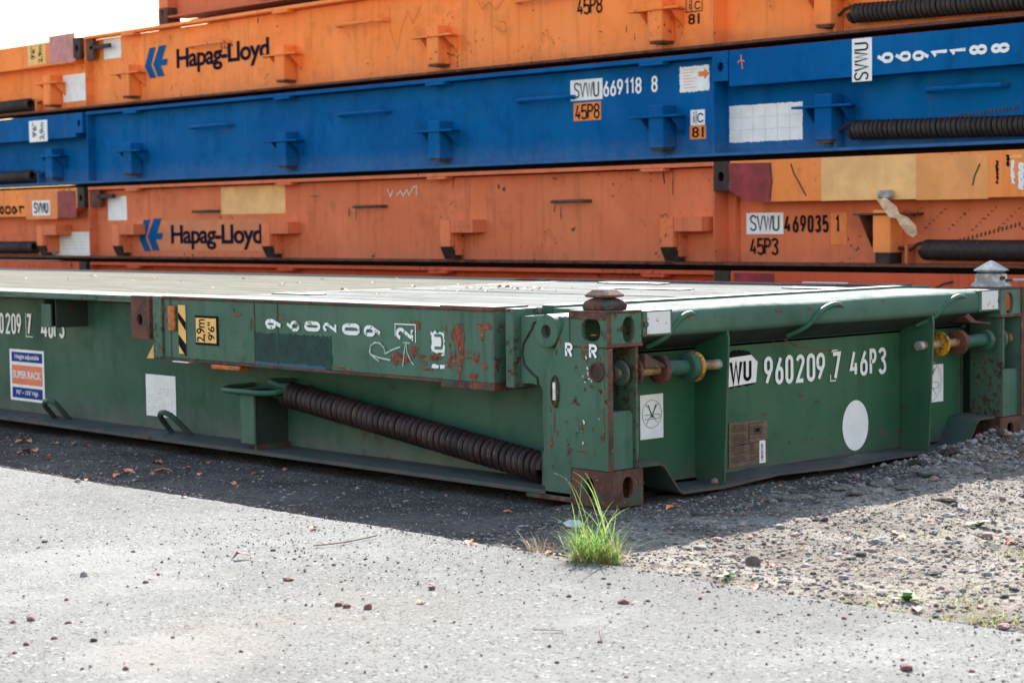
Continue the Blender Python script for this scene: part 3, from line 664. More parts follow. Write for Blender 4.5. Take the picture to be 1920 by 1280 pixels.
blotches(PL, [(1090, 650, 12, 2.2), (1092, 663, 1.6, 10), (1094, 795, 4, 5), (1092, 804, 2.5, 9), (1070, 842, 7, 2), (1090, 846, 12, 2), (1098, 833, 5, 2), (1034, 828, 4, 14), (1042, 760, 6, 7), (1045, 812, 3, 5), (1080, 758, 2, 2), (1112, 805, 1.5, 7), (1128, 822, 2, 9), (1040, 790, 1.2, 28), (1115, 850, 1.4, 8), (1133, 700, 1.6, 60), (1133, 800, 1.4, 60), (1050, 640, 2, 10), (1043, 660, 1.6, 9), (1113, 628, 10, 2)], M['rust_patch'], 'rust_stain', rack, 7)
blotches(PL, [(1102, 690, 2, 4), (1105, 710, 3, 2), (1110, 714, 1.5, 3), (1094, 705, 1.3, 2), (1098, 716, 1.5, 2), (1100, 670, 1.2, 6), (1096, 791, 3, 4), (1103, 700, 1.5, 5), (1124, 785, 1, 2), (1120, 900, 1, 1), (1094, 830, 2, 3)], M['chalk_white'], 'chipped_primer', rack, 8, h=.0022)
letters(PL, 'R', PL.rect(1061, 642, 1075, 670), M['white'], 'letter_marking', rack, .2, w=.5)
letters(PL, 'R', PL.rect(1106, 645, 1121, 673), M['white'], 'letter_marking', rack, .2, w=.5)
b = MB(); c = PL.uv(1120, 697)
b.tube([PL(c[0] + .030 * math.cos(t * math.pi / 12), c[1] + .028 * math.sin(t * math.pi / 12), .003) for t in range(24)], .006, 8, closed=True); bs = b.build('bolt_boss', M['rust_bare'], rack, smooth=True)
b = MB(); b.cyl(PL(c[0], c[1], -.002), PL(c[0], c[1], .004), .024, 24, .002); b.build('bolt_head', M['dark'], bs, smooth=True)
b = MB(); c = PL.uv(1041, 733)
b.tube([PL(c[0] + .017 * math.cos(t * math.pi / 12), c[1] + .050 * math.sin(t * math.pi / 12), .002) for t in range(24)], .005, 8, closed=True); bs = b.build('slot_weld', M['rust_bare'], rack, smooth=True)
b = MB(); b.cyl(PL(c[0], c[1] - .030, .004), PL(c[0], c[1] + .030, .004), .006, 10); b.build('slot_pin', M['chalk_white'], bs, smooth=True)
# side web text and signs
for ch, x0, x1 in (('0', 0, 8), ('2', 11.5, 21), ('0', 22.5, 31), ('9', 32.5, 41)):
    letters(WEB, ch, WEB.rect(x0, 586 + x0 * .05, x1, 625 + x0 * .05), M['white'], 'side_number', rack, .145)
letters(WEB, '96', WEB.rect(-24, 585, -3, 624), M['white'], 'side_number', rack, .145)
letters(WEB, '7', WEB.rect(50.5, 588, 60, 628), M['white'], 'side_number', rack, .16)
fr = WEB.rect(49.5, 586, 62, 631); lines(WEB, [[(fr[0], fr[3]), (fr[0], fr[1]), (fr[2], fr[1])]], .004, M['white'], 'number_frame', rack, h=.003)
for ch, x0, x1 in (('4', 78, 91), ('6', 92, 101), ('P', 102, 111), ('3', 112, 122)):
    letters(WEB, ch, WEB.rect(x0, 590, x1, 634), M['white'], 'side_number', rack, .145)
sg = panel(WEB, WEB.rect(19.5, 656, 83.5, 752), M['sticker'], 'product_sign', rack, h=.0015)
def sub(px0, py0, px1, py1, mat, nm): return panel(WEB, WEB.rect(px0, py0, px1, py1), mat, nm, sg, h=.0025)
sub(22.5, 661, 79.5, 679, M['sign_blue'], 'sign_band'); sub(23.5, 685.5, 80, 721.5, M['sign_orange'], 'sign_band'); sub(24.5, 727.5, 80.5, 747, M['sign_blue'], 'sign_band')
fonttext(WEB, 'Height adjustable', WEB.rect(29, 665, 74, 676), M['sticker'], 'sign_lettering', sg, .012, .0035)
fonttext(WEB, 'SUPER RACK', WEB.rect(25.5, 696, 78, 710), M['sticker'], 'sign_lettering', sg, .02, .0035)
fonttext(WEB, '9\'6" ~ 13\'6" High', WEB.rect(32, 732, 73, 743), M['sticker'], 'sign_lettering', sg, .012, .0035)
pp = panel(WEB, WEB.rect(274.5, 703, 330, 781), M['sticker'], 'paper_notice', rack, h=.0015)
rr = WEB.rect(274.5, 703, 330, 781); rnd = random.Random(3); L_ = []
for k in range(11):
    v = rr[3] - (rr[3] - rr[1]) * (.33 + .055 * k); u = rr[0] + (rr[2] - rr[0]) * .08
    while u < rr[2] - .03:
        l_ = rnd.uniform(.006, .03)
        if rnd.random() < .6: L_.append([(u, v), (u + l_, v)])
        u += l_ + .01
lines(WEB, L_, .0016, M['chalk'], 'printed_lines', pp, h=.0022)
# end face markings
wu = panel(END, (0, 0, 0, 0), M['sticker'], 'code_sticker', rack, h=.0015, cut=[END.uv(1352, 728), END.uv(1417, 716), END.uv(1420, 678), END.uv(1408, 665), END.uv(1352, 673)])
panel(END, (0, 0, 0, 0), M['black'], 'sticker_residue', rack, h=.0008, rag=.003, cut=[END.uv(1352, 731), END.uv(1415, 720), END.uv(1416, 672), END.uv(1400, 657), END.uv(1378, 656), END.uv(1352, 668)])
letters(END, 'SV', END.rect(1318, 672, 1352, 728), M['black'], 'code_lettering', wu, .15, h=.003)
letters(END, 'W', END.rect(1367, 675, 1391, 721), M['black'], 'code_lettering', wu, .16, h=.003)
letters(END, 'U', END.rect(1393, 673, 1408, 714), M['black'], 'code_lettering', wu, .17, h=.003)
for ch, x0, x1, y0, y1 in (('9', 1431, 1447, 668, 721), ('6', 1452, 1467, 667, 720), ('0', 1471, 1486, 665, 719), ('2', 1491, 1507, 664, 717), ('0', 1511, 1527, 662, 715), ('9', 1529, 1545, 661, 713), ('7', 1558, 1575, 659, 712), ('4', 1592, 1608, 656, 705), ('6', 1611, 1625, 655, 704), ('P', 1629, 1642, 653, 703), ('3', 1645, 1660, 651, 701)):
    letters(END, ch, END.rect(x0, y0, x1, y1), M['white'], 'end_number', rack, .145)
lines(END, [pxline(END, [(1558, 661), (1560, 657), (1569, 656)]), pxline(END, [(1556, 702), (1556, 714), (1566, 713)])], .004, M['white'], 'number_frame', rack, h=.003)
c0 = END.uv(1603.5, 797); ru = abs(END.uv(1627.5, 797)[0] - c0[0]); rv = abs(END.uv(1603, 750)[1] - c0[1])
b = MB(); b.add([END(c0[0] + ru * math.cos(t * math.pi / 24), c0[1] + rv * math.sin(t * math.pi / 24), .0015) for t in range(48)], [tuple(range(48))]); b.build('white_disc_marking', M['sticker'], rack)
lines(END, [pxline(END, [(1465, 635), (1478, 640), (1492, 648), (1510, 652), (1540, 656), (1570, 657)])], .004, M['rust_patch'], 'rust_scratch', rack, h=.0022)
blotches(END, [(1502, 742, 7, 2.2), (1530, 752, 4, 3), (1468, 712, 2, 2), (1586, 733, 2, 2), (1522, 822, 3, 2), (1434, 776, 4, 3), (1480, 600, 8, 3), (1660, 740, 2, 6), (1450, 640, 3, 2), (1640, 775, 2, 2), (1690, 700, 1.2, 16)], M['rust'], 'rust_stain', rack, 31)
blotches(Face(1, .0), [(1458, 583, 8, 3.5), (1520, 579, 3, 4), (1655, 565, 2.4, 4), (1672, 569, 2.4, 4), (1340, 592, 2, 3), (1575, 571, 7, 2.5), (1295, 595, 8, 3)], M['rust_patch'], 'rust_stain', rack, 33, h=.002)
cs = panel(END, (0, 0, 0, 0), M['csc'], 'data_plate', rack, h=.004, cut=[END.uv(1365, 877), END.uv(1438, 866), END.uv(1437, 786), END.uv(1366, 793)])
r0 = END.uv(1366, 877); r1 = END.uv(1438, 786); L_ = []; rnd = random.Random(8)
for k in range(24):
    v = r1[1] - .008 - k * (r1[1] - r0[1] - .02) / 24
    for (a_, b_) in ((.06, .46), (.52, .92)):
        if k > 10 and a_ > .5: b_ = .70
        if rnd.random() < .85:
            ua = r0[0] + (r1[0] - r0[0]) * a_; ub = r0[0] + (r1[0] - r0[0]) * (b_ - rnd.random() * .1); sl = (.012) * 0
            L_.append([(ua, v), (ub, v)])
lines(END, L_, .0022, M['dark'], 'plate_text', cs, h=.0048)
lines(END, [[(r0[0] + .002, r1[1] - .085), (r1[0] - .002, r1[1] - .075)], [((r0[0] + r1[0]) / 2, r1[1] - .002), ((r0[0] + r1[0]) / 2, r1[1] - .083)]], .003, M['dark'], 'plate_frame', cs, h=.0052)
fonttext(END, 'CIMC', END.rect(1411, 802, 1425, 809), M['black'], 'plate_lettering', cs, .02, .0055)
bc = panel(END, END.rect(1422, 825, 1433, 867), M['sticker'], 'barcode_label', cs, h=.0058)
q = END.rect(1422, 825, 1433, 867); lines(END, [[(q[0] + .006, q[1] + .006 + k * .004), (q[2] - .012, q[1] + .006 + k * .004)] for k in range(int((q[3] - q[1] - .012) / .004))], .002, M['black'], 'barcode', bc, h=.0064) if 0 else None
b = MB(); k = 0; v = q[1] + .008; rnd = random.Random(2)
while v < q[3] - .01:
    w = rnd.choice((.0012, .002, .003)); b.ribbon([(q[0] + .008, v), (q[0] + .020, v)], w, END, .0064); v += w + rnd.choice((.0015, .0025))
lb = b.build('printed_lines', M['black'], cs)
for (xa, ya, xb, yb) in ((1200, 739, 1243, 822), (1742, 683, 1768, 753)):
    q = END.rect(xa, ya, xb, yb)
    if xa > 1700: q = (q[0] - .10, q[1], q[2], q[3])
    ns = panel(END, q, M['sticker'], 'warning_sticker', rack, h=.0015)
    cu = (q[0] + q[2]) / 2; cv = q[1] + (q[3] - q[1]) * .56; rad = (q[2] - q[0]) * .42
    b = MB(); b.ribbon([(cu + rad * math.cos(t * math.pi / 20), cv + rad * math.sin(t * math.pi / 20)) for t in range(41)], .003, END, .003)
    b.ribbon([(cu - rad * .6, cv - rad * .7), (cu + rad * .6, cv + rad * .7)], .004, END, .0032); b.ribbon([(cu + rad * .6, cv - rad * .7), (cu - rad * .6, cv + rad * .7)], .004, END, .0034)
    b.build('warning_ring', M['chalk'], ns)
    b = MB(); b.ribbon([(cu - rad * .4, cv + rad * .65), (cu, cv - rad * .2), (cu + rad * .4, cv + rad * .65)], .004, END, .0036); b.ribbon([(cu - rad * .2, cv - rad * .2), (cu + rad * .2, cv - rad * .2)], .0035, END, .0038)
    b.ribbon([(cu - rad * .8, cv - rad * .05), (cu + rad * .7, cv - rad * .05), (cu + rad * .85, cv - rad * .2), (cu + rad * .7, cv - rad * .35), (cu - rad * .8, cv - rad * .35)], .0015, END, .0040)
    b.build('warning_symbol', M['black'], ns)

# galvanised twist lock on the far post
tl = empty('twist_lock', (2.345, .09, .6545), label='galvanised twist lock standing on the far right corner post of the green rack', cat='twist lock')
b = MB(); stackrings(b, [sq(0, 0, 0, .056, .070, .012), sq(0, 0, .006, .056, .070, .012), sq(0, 0, .018, .050, .060, .01), sq(0, 0, .020, .046, .056, .01), sq(0, 0, .050, .046, .056, .014), sq(0, 0, .056, .040, .048, .012)]); b.build('lock_body', M['galv'], tl, bevel=.002)
b = MB(); stackrings(b, [sq(0, 0, .056, .024, .028, .008), sq(0, 0, .062, .040, .046, .012), sq(0, 0, .068, .055, .060, .014), sq(0, 0, .072, .052, .057, .014), sq(0, 0, .102, .014, .016, .005), sq(0, 0, .108, .004, .005, .001)]); b.build('lock_head', M['galv'], tl, bevel=.0015)
b = MB(); b.tube([(.03, -.03, .026), (.08, -.06, .026), (.16, -.115, .028), (.22, -.16, .028)], .006, 8); b.build('lock_handle', M['galv'], tl, smooth=True)
b = MB(); b.box(.02, .059, -.064, -.02, .022, .032); b.box(-.02, .01, -.060, -.055, .03, .044); b.build('lock_slot', M['dark'], tl)

# =========================================================== THE STACK
SX, SY, PT = 4.288, .91, .6529
YS = {'a': 2.42, 'b': 9.70}
def stack_rack(loc, paintm, wallm, label, kind='A', spring=True, group='collapsed flat racks in the stack', detail=True, dark=None):
    root = empty('flat_rack', loc, label=label, cat='flat rack', group=group)
    Hh = .632; ya, yb = 2.42, 9.70
    for mx in (0, 1):
        xf = mir(mx, 0)
        b = MB(xf); b.box(.075, .087, ya + .012, yb - .012, .030, .60); web = b.build('side_beam', paintm, root)
        for q0, q1 in ((.18, ya), (yb, LN - .18)): b = MB(xf); b.box(.12, .132, q0, q1, .030, .60); b.build('end_web', paintm, web)
        for q0 in (ya, yb - .012): b = MB(xf); b.box(.0, .212, q0, q0 + .012, .030, .606); b.build('web_end_plate', paintm, web)
        if mx == 0 and kind == 'B': b = MB(xf); b.box(.09, .1195, ya - .095, ya - .085, .03, .43); b.build('web_stiffener', paintm, web)
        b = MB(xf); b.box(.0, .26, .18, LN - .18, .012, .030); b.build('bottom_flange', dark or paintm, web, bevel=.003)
        b = MB(xf); b.box(-.004, .10, ya, yb, .606, Hh)
        b.build('top_flange', paintm, web, bevel=.003)
        if mx == 0:
            for yy in (2.93, 4.99, 6.80, 8.98): b = MB(xf); b.box(-.012, .06, yy - .10, yy + .10, .586, .6055); b.build('rim_lug', paintm, web, bevel=.002)
        if mx == 0 or detail:
            for my in (0, 1):
                g = mir(mx, my)
                b = MB(g); b.box(0, .16, .03, 2.30, .385 if kind == 'B' else .42, Hh)
                if kind == 'B':
                    b = MB(g); b.prism([(.03, .385), (2.02, .385), (2.30, .455), (2.30, Hh), (.03, Hh)], 0, 0, .16)
                w_ = b.build('folded_post', wallm, root, bevel=.004)
                b = MB(g)
                b.holed(0, -.004, .012, 2.305, 2.425, .455, Hh, 2.365, .54, .024, .028, p=2.2); b.box(.012, .16, 2.305, 2.425, .61, Hh); b.box(.012, .16, 2.305, 2.425, .455, .47); b.box(.012, .16, 2.305, 2.318, .47, .61); b.box(.012, .16, 2.412, 2.425, .47, .61); b.box(.05, .06, 2.318, 2.412, .47, .61)
                b.build('end_casting', M['dark'] if kind == 'B' or paintm is M['orange'] else paintm, w_, bevel=.003)
                b = MB(g); b.box(0, .16, 0, .178, .12, .60); b.build('corner_post', paintm, root, bevel=.004)
                b = MB(g); b.holed(0, -.003, .012, 0, .178, 0, .118, .09, .06, .028, .036); b.box(.012, .162, 0, .178, 0, .118); b.build('corner_casting', M['rust_bare'], root, bevel=.003)
                b = MB(g); b.box(.0, .162, .0, .178, .602, .650); b.build('corner_casting', M['rust_bare'], root, bevel=.003)
    b = MB(); b.box(.215, WD - .215, .19, LN - .19, .585, .604); b.build('deck', M['deck_wood'], root)
    b = MB(); b.box(.27, WD - .27, .19, LN - .19, -.020, .010); b.build('gap_blocker', M['dark'], root)  # added block that stops sun and sky showing through the gap
    for q0 in (.02, LN - .17): b = MB(); b.box(.17, WD - .17, q0, q0 + .15, .05, .60); b.build('end_beam', paintm, root)
    if not detail: return root
    # stake brackets
    if kind == 'A':
        for yy, xw in ((1.60, .12), (2.86, .075), (4.97, .075), (6.77, .075), (8.98, .075), (10.38, .12)):
            x0_ = -.045 if xw < .1 else -.0; b = MB(); b.box(x0_, xw, yy - .062, yy + .062, .075, .338); pk = b.build('stake_pocket', paintm, root, bevel=.008)
            b = MB(); b.prism([(x0_ + .0, yy + .230), (xw, yy + .17), (xw, yy - .14), (x0_ + .0, yy - .200), (x0_ - .015, yy - .17), (x0_ - .015, yy + .20)], 2, .262, .276); b.build('bracket_plate', paintm, pk, bevel=.003)
            b = MB()
            
            for s_ in (-1, 1): b = MB(); b.prism([(x0_, .262), (xw, .262), (xw, .15)], 1, yy + s_ * .13 - .004, yy + s_ * .13 + .004); b.build('bracket_gusset', paintm, pk)
            b = MB(); b.box(x0_ + .01, xw, yy - .05, yy + .05, .060, .0745); b.build('pocket_foot', M['rust_bare'], pk)
    else:
        for yy, xw in ((2.70, .075), (4.79, .075), (6.92, .075), (9.12, .075), (10.42, .12)):
            b = MB(); b.box(-.045, .0, yy + .02, yy + .13, .12, .300); b.box(.0, xw, yy + .01, yy + .14, .06, .300); pk = b.build('stake_pocket', M['orange_mid'], root, bevel=.004)
            b = MB(); b.box(-.042, xw, yy - .215, yy + .018, .215, .304); b.build('bracket_plate', paintm, pk, bevel=.003)
            b = MB(); b.prism([(-.044, .119), (-.03, .119), (.07, .034), (-.0, .034)], 1, yy + .02, yy + .13); b.build('pocket_foot', M['dark'], pk)
    if kind == 'B':
        yy = 1.19; b = MB(); b.box(.0, .12, yy - .06, yy + .06, .09, .33); pk = b.build('stake_pocket', wallm, root, bevel=.006)
        b = MB(); b.prism([(.0, yy + .20), (.12, yy + .20), (.12, yy - .20), (.0, yy - .20), (-.012, yy - .16), (-.012, yy + .16)], 2, .300, .312); b.build('bracket_plate', M['rust'], pk, bevel=.003)
        b = MB(); b.prism([(.0, .30), (.12, .30), (.12, .12)], 1, yy + .15, yy + .158); b.build('bracket_gusset', M['rust'], pk)
        b = MB(); b.box(.01, .12, yy - .05, yy + .05, .035, .0895); b.build('pocket_foot', M['dark'], pk)
    bars = ((8.127, 7.57, .43), (6.147, 5.58, .436), (4.195, 3.685, .436), (.957, .449, .325)) if kind == 'A' else ((8.12, 7.787, .40), (5.988, 5.643, .41), (3.881, 3.547, .415))
    for a_, c_, z in bars:
        x0 = .075 if a_ > 2.4 else .12; d = .075
        b = MB(); b.tube([(x0, a_, z), (x0 - d * .7, a_ - .02, z), (x0 - d, a_ - .07, z), (x0 - d, c_ + .07, z), (x0 - d * .7, c_ + .02, z), (x0, c_, z)], .0145 if kind == 'A' else .011, 8)
        b.build('tie_bar', paintm if kind == 'A' else M['rust'], root, smooth=True)
    if spring:
        for (p0, p1) in (((.07, 1.44 if kind == 'A' else .95, .128 if kind == 'A' else .108), (.07, .22, .104)), ((.07, 10.78, .104), (.07, 11.97, .10))):
            b = MB(); b.tube(helix(p0, p1, .043, 38, 14), .0145, 7); sp = b.build('balance_spring', M['spring_far'], root, smooth=True)
            s_ = 1 if p0[1] < 5 else -1
            b = MB(); b.tube([(.07, p0[1], p0[2] + .04), (.07, p0[1] + .05 * s_, p0[2] + .03), (.07, p0[1] + .09 * s_, p0[2]), (.07, p0[1] + .17 * s_, p0[2] + .01)], .010, 8); b.build('spring_hook', M['dark'], sp, smooth=True)
            b = MB(); b.box(.05, .119, p0[1] + .10 * s_, p0[1] + .12 * s_, .03, p0[2] + .03); b.build('spring_anchor', paintm, root)
    return root

r1 = stack_rack((SX, SY, 0), M['red_orange'], M['red_orange'], 'red orange flat rack at the bottom of the stack, mostly hidden by the green rack', 'B')
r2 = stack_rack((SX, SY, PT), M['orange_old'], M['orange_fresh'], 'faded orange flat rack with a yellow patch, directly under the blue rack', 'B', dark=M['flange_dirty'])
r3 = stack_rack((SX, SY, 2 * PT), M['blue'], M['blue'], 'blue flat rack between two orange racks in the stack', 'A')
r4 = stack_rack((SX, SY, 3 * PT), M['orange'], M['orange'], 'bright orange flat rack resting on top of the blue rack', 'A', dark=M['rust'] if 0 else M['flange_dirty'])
# second stack standing behind
BX, BP = 6.79, .775
for k in range(5):
    lb = ['orange flat rack lowest in the stack behind the front stack', 'orange flat rack second from the ground in the hidden rear stack', 'orange flat rack in the middle of the hidden rear stack', 'orange flat rack just under the topmost one of the rear stack', 'rusty orange flat rack topmost of the rear stack, peeking over the bright orange rack'][k]
    rb = stack_rack((BX, 13.35 - LN, k * BP + (.0 if k < 4 else .0)), M['red_orange'] if k < 4 else M['orange_old'], M['orange_old'], lb, 'A', spring=False, group='flat racks in the rear stack', detail=(k == 4))
    if k < 4:
        for yy in (0, LN - .178):
            for xx in (0, WD - .162):
                b = MB(); b.box(xx, xx + .162, yy, yy + .178, 0, .62); b.box(xx, xx + .162, yy, yy + .178, .62, BP - .001); b.build('corner_post', M['rust_bare'], rb)
# gap filler castings carry each rack of the front stack (part of the corner castings above)

# markings on the stacked racks
def fc(root, x): return Face(0, x, tuple(root.location))
# --- blue
F_ = fc(r3, .075); Wf = fc(r3, .0); Ws = fc(r3, .12)
g = panel(F_, F_.rect(1070, 149, 1130, 188), M['sticker'], 'code_label', r3)
letters(F_, 'SVWU', F_.rect(1077, 154, 1124, 183), M['black'], 'code_lettering', g, .10, .13)
for ch, x0, x1 in (('6', 1132, 1143), ('6', 1145, 1156), ('9', 1158, 1169), ('1', 1172, 1179), ('1', 1182, 1189), ('8', 1192, 1204), ('8', 1222, 1234)):
    o_ = -(x0 - 1130) * .095; letters(F_, ch, F_.rect(x0, 151 + o_ + 0, x1, 182 + o_), M['white'], 'rack_number', r3, .15)
g = panel(F_, F_.rect(1076, 192, 1127, 226), M['label_orange'], 'type_label', r3)
letters(F_, '45P8', F_.rect(1079, 195, 1125, 224), M['black'], 'type_lettering', g, .12, .14)
g = panel(F_, F_.rect(1295, 206, 1322, 235), M['sticker'], 'rail_label', r3)
letters(F_, 'i', F_.rect(1301, 210, 1303, 231), M['black'], 'label_lettering', g, .12); letters(F_, 'C', F_.rect(1308, 212, 1320, 230), M['black'], 'label_lettering', g, .14, w=.7)
lines(F_, [pxline(F_, [(1306, 208), (1306, 233)])], .004, M['black'], 'label_divider', g)
g = panel(F_, F_.rect(1294, 235.5, 1324, 261), M['label_orange'], 'rail_label', r3)
fonttext(F_, '81', F_.rect(1298, 238, 1320, 258), M['black'], 'label_lettering', g, .01)
g = panel(F_, F_.rect(1275, 124, 1330, 172), M['sticker'], 'paper_label', r3, rag=.004, seed=2)
u = F_.uv(1326, 138); b = MB(); b.add([F_(u[0] + a_, u[1] + c_, .004) for a_, c_ in ((.02, 0), (-.02, .035), (-.02, .015), (-.07, .015), (-.07, -.015), (-.02, -.015), (-.02, -.035))], [tuple(range(7))]); b.build('label_arrow', M['label_orange'], g)
q = F_.rect(1275, 124, 1330, 172); lines(F_, [[(q[0] + .03, q[3] - .02 - .018 * k), (q[2] - .1 - .02 * (k % 3), q[3] - .02 - .018 * k)] for k in range(7)], .003, M['label_orange'], 'printed_lines', g, h=.003)
g = panel(Ws, Ws.rect(1368, 195, 1505, 265), M['sticker'], 'record_sheet', r3, rag=.003, seed=5)
q = Ws.rect(1368, 195, 1505, 265)
lines(Ws, [[(q[0] + .01, q[1] + (q[3] - q[1]) * k / 3), (q[2] - .01, q[1] + (q[3] - q[1]) * k / 3)] for k in (1, 2)] + [[(q[0] + (q[2] - q[0]) * k / 6, q[1] + .005), (q[0] + (q[2] - q[0]) * k / 6, q[3] - .005)] for k in range(1, 6)], .0016, M['chalk'], 'printed_lines', g, h=.003)
g = panel(Wf, Wf.rect(1598, 72, 1635, 153), M['sticker'], 'code_label', r3)
letters(Wf, 'SVWU', Wf.rect(1602, 80, 1629, 151), M['black'], 'code_lettering', g, .10, .15, rot=1)
for ch, x0, x1, y0, y1 in (('6', 1644, 1676, 99, 119), ('6', 1678, 1709, 97, 116), ('9', 1712, 1744, 95, 114), ('1', 1747, 1779, 94, 108), ('1', 1782, 1814, 91, 104), ('8', 1818, 1852, 84, 103), ('8', 1859, 1894, 81, 100)):
    letters(Wf, ch, Wf.rect(x0, y0, x1, y1), M['white'], 'post_number', r3, .17, rot=1, w=.5)
lines(Wf, [pxline(Wf, [(1390, 103), (1393, 130)]), pxline(Wf, [(1384, 118), (1391, 112), (1397, 116)])], .007, M['label_orange'], 'crayon_mark', r3)
g = panel(Wf, Wf.rect(55, 226, 89, 266), M['faded_yellow'] if 0 else M['sticker'], 'height_label', r3)
fonttext(Wf, '2,9m', Wf.rect(75, 230, 84, 262), M['black'], 'label_lettering', g, .01, rot=1); fonttext(Wf, '9\'6"', Wf.rect(61, 231, 69, 258), M['black'], 'label_lettering', g, .01, rot=1)
for root_, pts_ in ((r2, [(655, 398, 1.5, 14), (668, 400, 1, 18), (1040, 392, 2, 8), (1052, 400, 1, 20), (1075, 430, 5, 5), (945, 355, 5, 4), (1245, 330, 2, 20), (1262, 345, 1.5, 28), (850, 340, 1.2, 16), (1040, 335, 6, 1.5), (935, 350, 3, 5), (590, 368, 9, 1.5), (306, 352, 3, 5), (1150, 345, 3, 2), (700, 480, 3, 4), (1230, 475, 3, 3), (362, 478, 2, 3), (885, 420, 1, 12)]), (r4, [(478, 30, 9, 1.6), (484, 38, 1.4, 9), (520, 50, 2, 2), (690, 120, 2, 2), (858, 108, 1.2, 4), (905, 75, 1, 3), (1126, 60, 4, 1.5), (1175, 55, 1.5, 8), (420, 35, 3, 2), (1000, 20, 2, 1.5), (1190, 70, 1, 8), (1445, 12, 1.2, 4), (320, 70, 1, 4), (980, 88, 1, 3)]), (r3, [(1092, 127, 12, 1.5), (723, 250, 1, 1.2)])):
    blotches(fc(root_, .075), pts_, M['rust'], 'rust_stain', root_, 21)
# --- hapag lloyd marks
def logo(face, x0, y0, x1, y1, parent):
    q = face.rect(x0, y0, x1, y1); W = q[2] - q[0]; Hh = q[3] - q[1]
    def P(a, c): return (q[0] + a * W, q[1] + c * Hh)
    polys = [[(0, .36), (.25, 1), (.52, 1), (.30, .46), (.46, .36), (.60, .0), (.34, .0), (.30, .10), (.20, .08), (.15, 0), (.02, .0)][:0],
             [(0, .40), (.22, .97), (.50, .97), (.28, .42), (.50, .0), (.22, .0)], [(.36, .44), (.64, 1.0), (.96, 1.0), (.76, .56), (1.0, .56), (.96, .36), (.70, .36), (.86, .02), (.56, .02)]]
    b = MB()
    for i, pl in enumerate(polys):
        if pl: b.add([face(*P(a, c), .0035) for a, c in pl], [tuple(range(len(pl)))])
    return b.build('company_emblem', M['logo_blue'], parent)
for root, em, tx in ((r4, (272, 87, 315, 146), (332, 77, 505, 136)), (r2, (261, 410, 306, 471), (322, 419, 492, 470))):
    f = fc(root, .075)
    if root is r2: panel(f, f.rect(258, 412, 498, 470), M['light_orange'] if 0 else simple('patch_orange', (.66, .20, .085), .5, .08, 6, 0, .1), 'repainted_patch', root, h=.0012)
    logo(f, *em, root)
    slope = -.215 if root is r4 else -.012
    # the wording climbs with the beam in the photo only through perspective: one flat line of text on the web
    xm = (tx[0] + tx[2]) / 2; u0 = f.uv(tx[0], tx[3] - 5 if root is r4 else tx[3])[0]; u1 = f.uv(tx[2], tx[1] + 10)[0]
    zc_t = f.uv(xm, (76 + 118) / 2 - 16 if root is r4 else 421)[1]; zc_b = f.uv(xm, 130 if root is r4 else 468)[1]
    fonttext(f, 'Hapag-Lloyd', (u0, zc_b, u1, zc_t), M['navy'], 'company_name', root, .024)
# --- top orange
F_ = fc(r4, .075); Wf = fc(r4, .0); Ws = fc(r4, .12)
letters(F_, '45P8', F_.rect(1083, -4, 1130, 27), M['black'], 'type_lettering', r4, .12, .14)
fonttext(F_, '81', F_.rect(1291, 26, 1312, 46), M['black'], 'label_lettering', r4, .01)
q = F_.rect(1287, -4, 1317, 22); lines(F_, [[(q[0], q[1]), (q[2], q[1]), (q[2], q[3]), (q[0], q[3]), (q[0], q[1])], [((q[0] + q[2]) / 2 - .02, q[1]), ((q[0] + q[2]) / 2 - .02, q[3])]], .005, M['black'], 'label_frame', r4)
letters(F_, 'i', F_.rect(1293, 1, 1295, 19), M['black'], 'label_lettering', r4, .12); letters(F_, 'C', F_.rect(1303, 2, 1314, 18), M['black'], 'label_lettering', r4, .14, w=.7)
letters(F_, 'SVWU', F_.rect(1075, -48, 1125, -12), M['black'], 'code_lettering', r4, .1, .13)
g = panel(F_, F_.rect(195, 73, 227, 110), M['sticker'], 'paper_label', r4, rag=.003)
b = MB(); b.box(.0, .03, 9.30, 9.62, .51, .545); b.build('latch_bar', M['dark'], r4, bevel=.004)
b = MB(); b.box(.0, .035, 9.56, 9.66, .42, .60); b.build('latch_bracket', M['rust'], r4, bevel=.004)
g = panel(Ws, Ws.rect(119, 139, 168, 190), M['sticker'], 'record_sheet', r4, rag=.003, seed=5)
panel(Wf, Wf.rect(92, 65, 141, 118), M['pink'], 'paint_patch', r4, h=.001)
g = panel(Wf, Wf.rect(52, 82, 86, 122), M['hazard'], 'height_label', r4)
fonttext(Wf, '2,9m', Wf.rect(72, 85, 81, 118), M['black'], 'label_lettering', g, .01, rot=1); fonttext(Wf, '9\'6"', Wf.rect(58, 88, 66, 112), M['black'], 'label_lettering', g, .01, rot=1)
lines(F_, [pxline(F_, [(730, 15), (733, 60), (746, 95), (752, 60), (765, 20), (775, 45), (790, 10)]), pxline(F_, [(893, -5), (905, 18), (918, 4), (930, 20), (945, 0)]), pxline(F_, [(928, 50), (940, 60), (950, 58), (948, 42), (938, 40)])], .0035, M['crayon'], 'crayon_mark', r4)
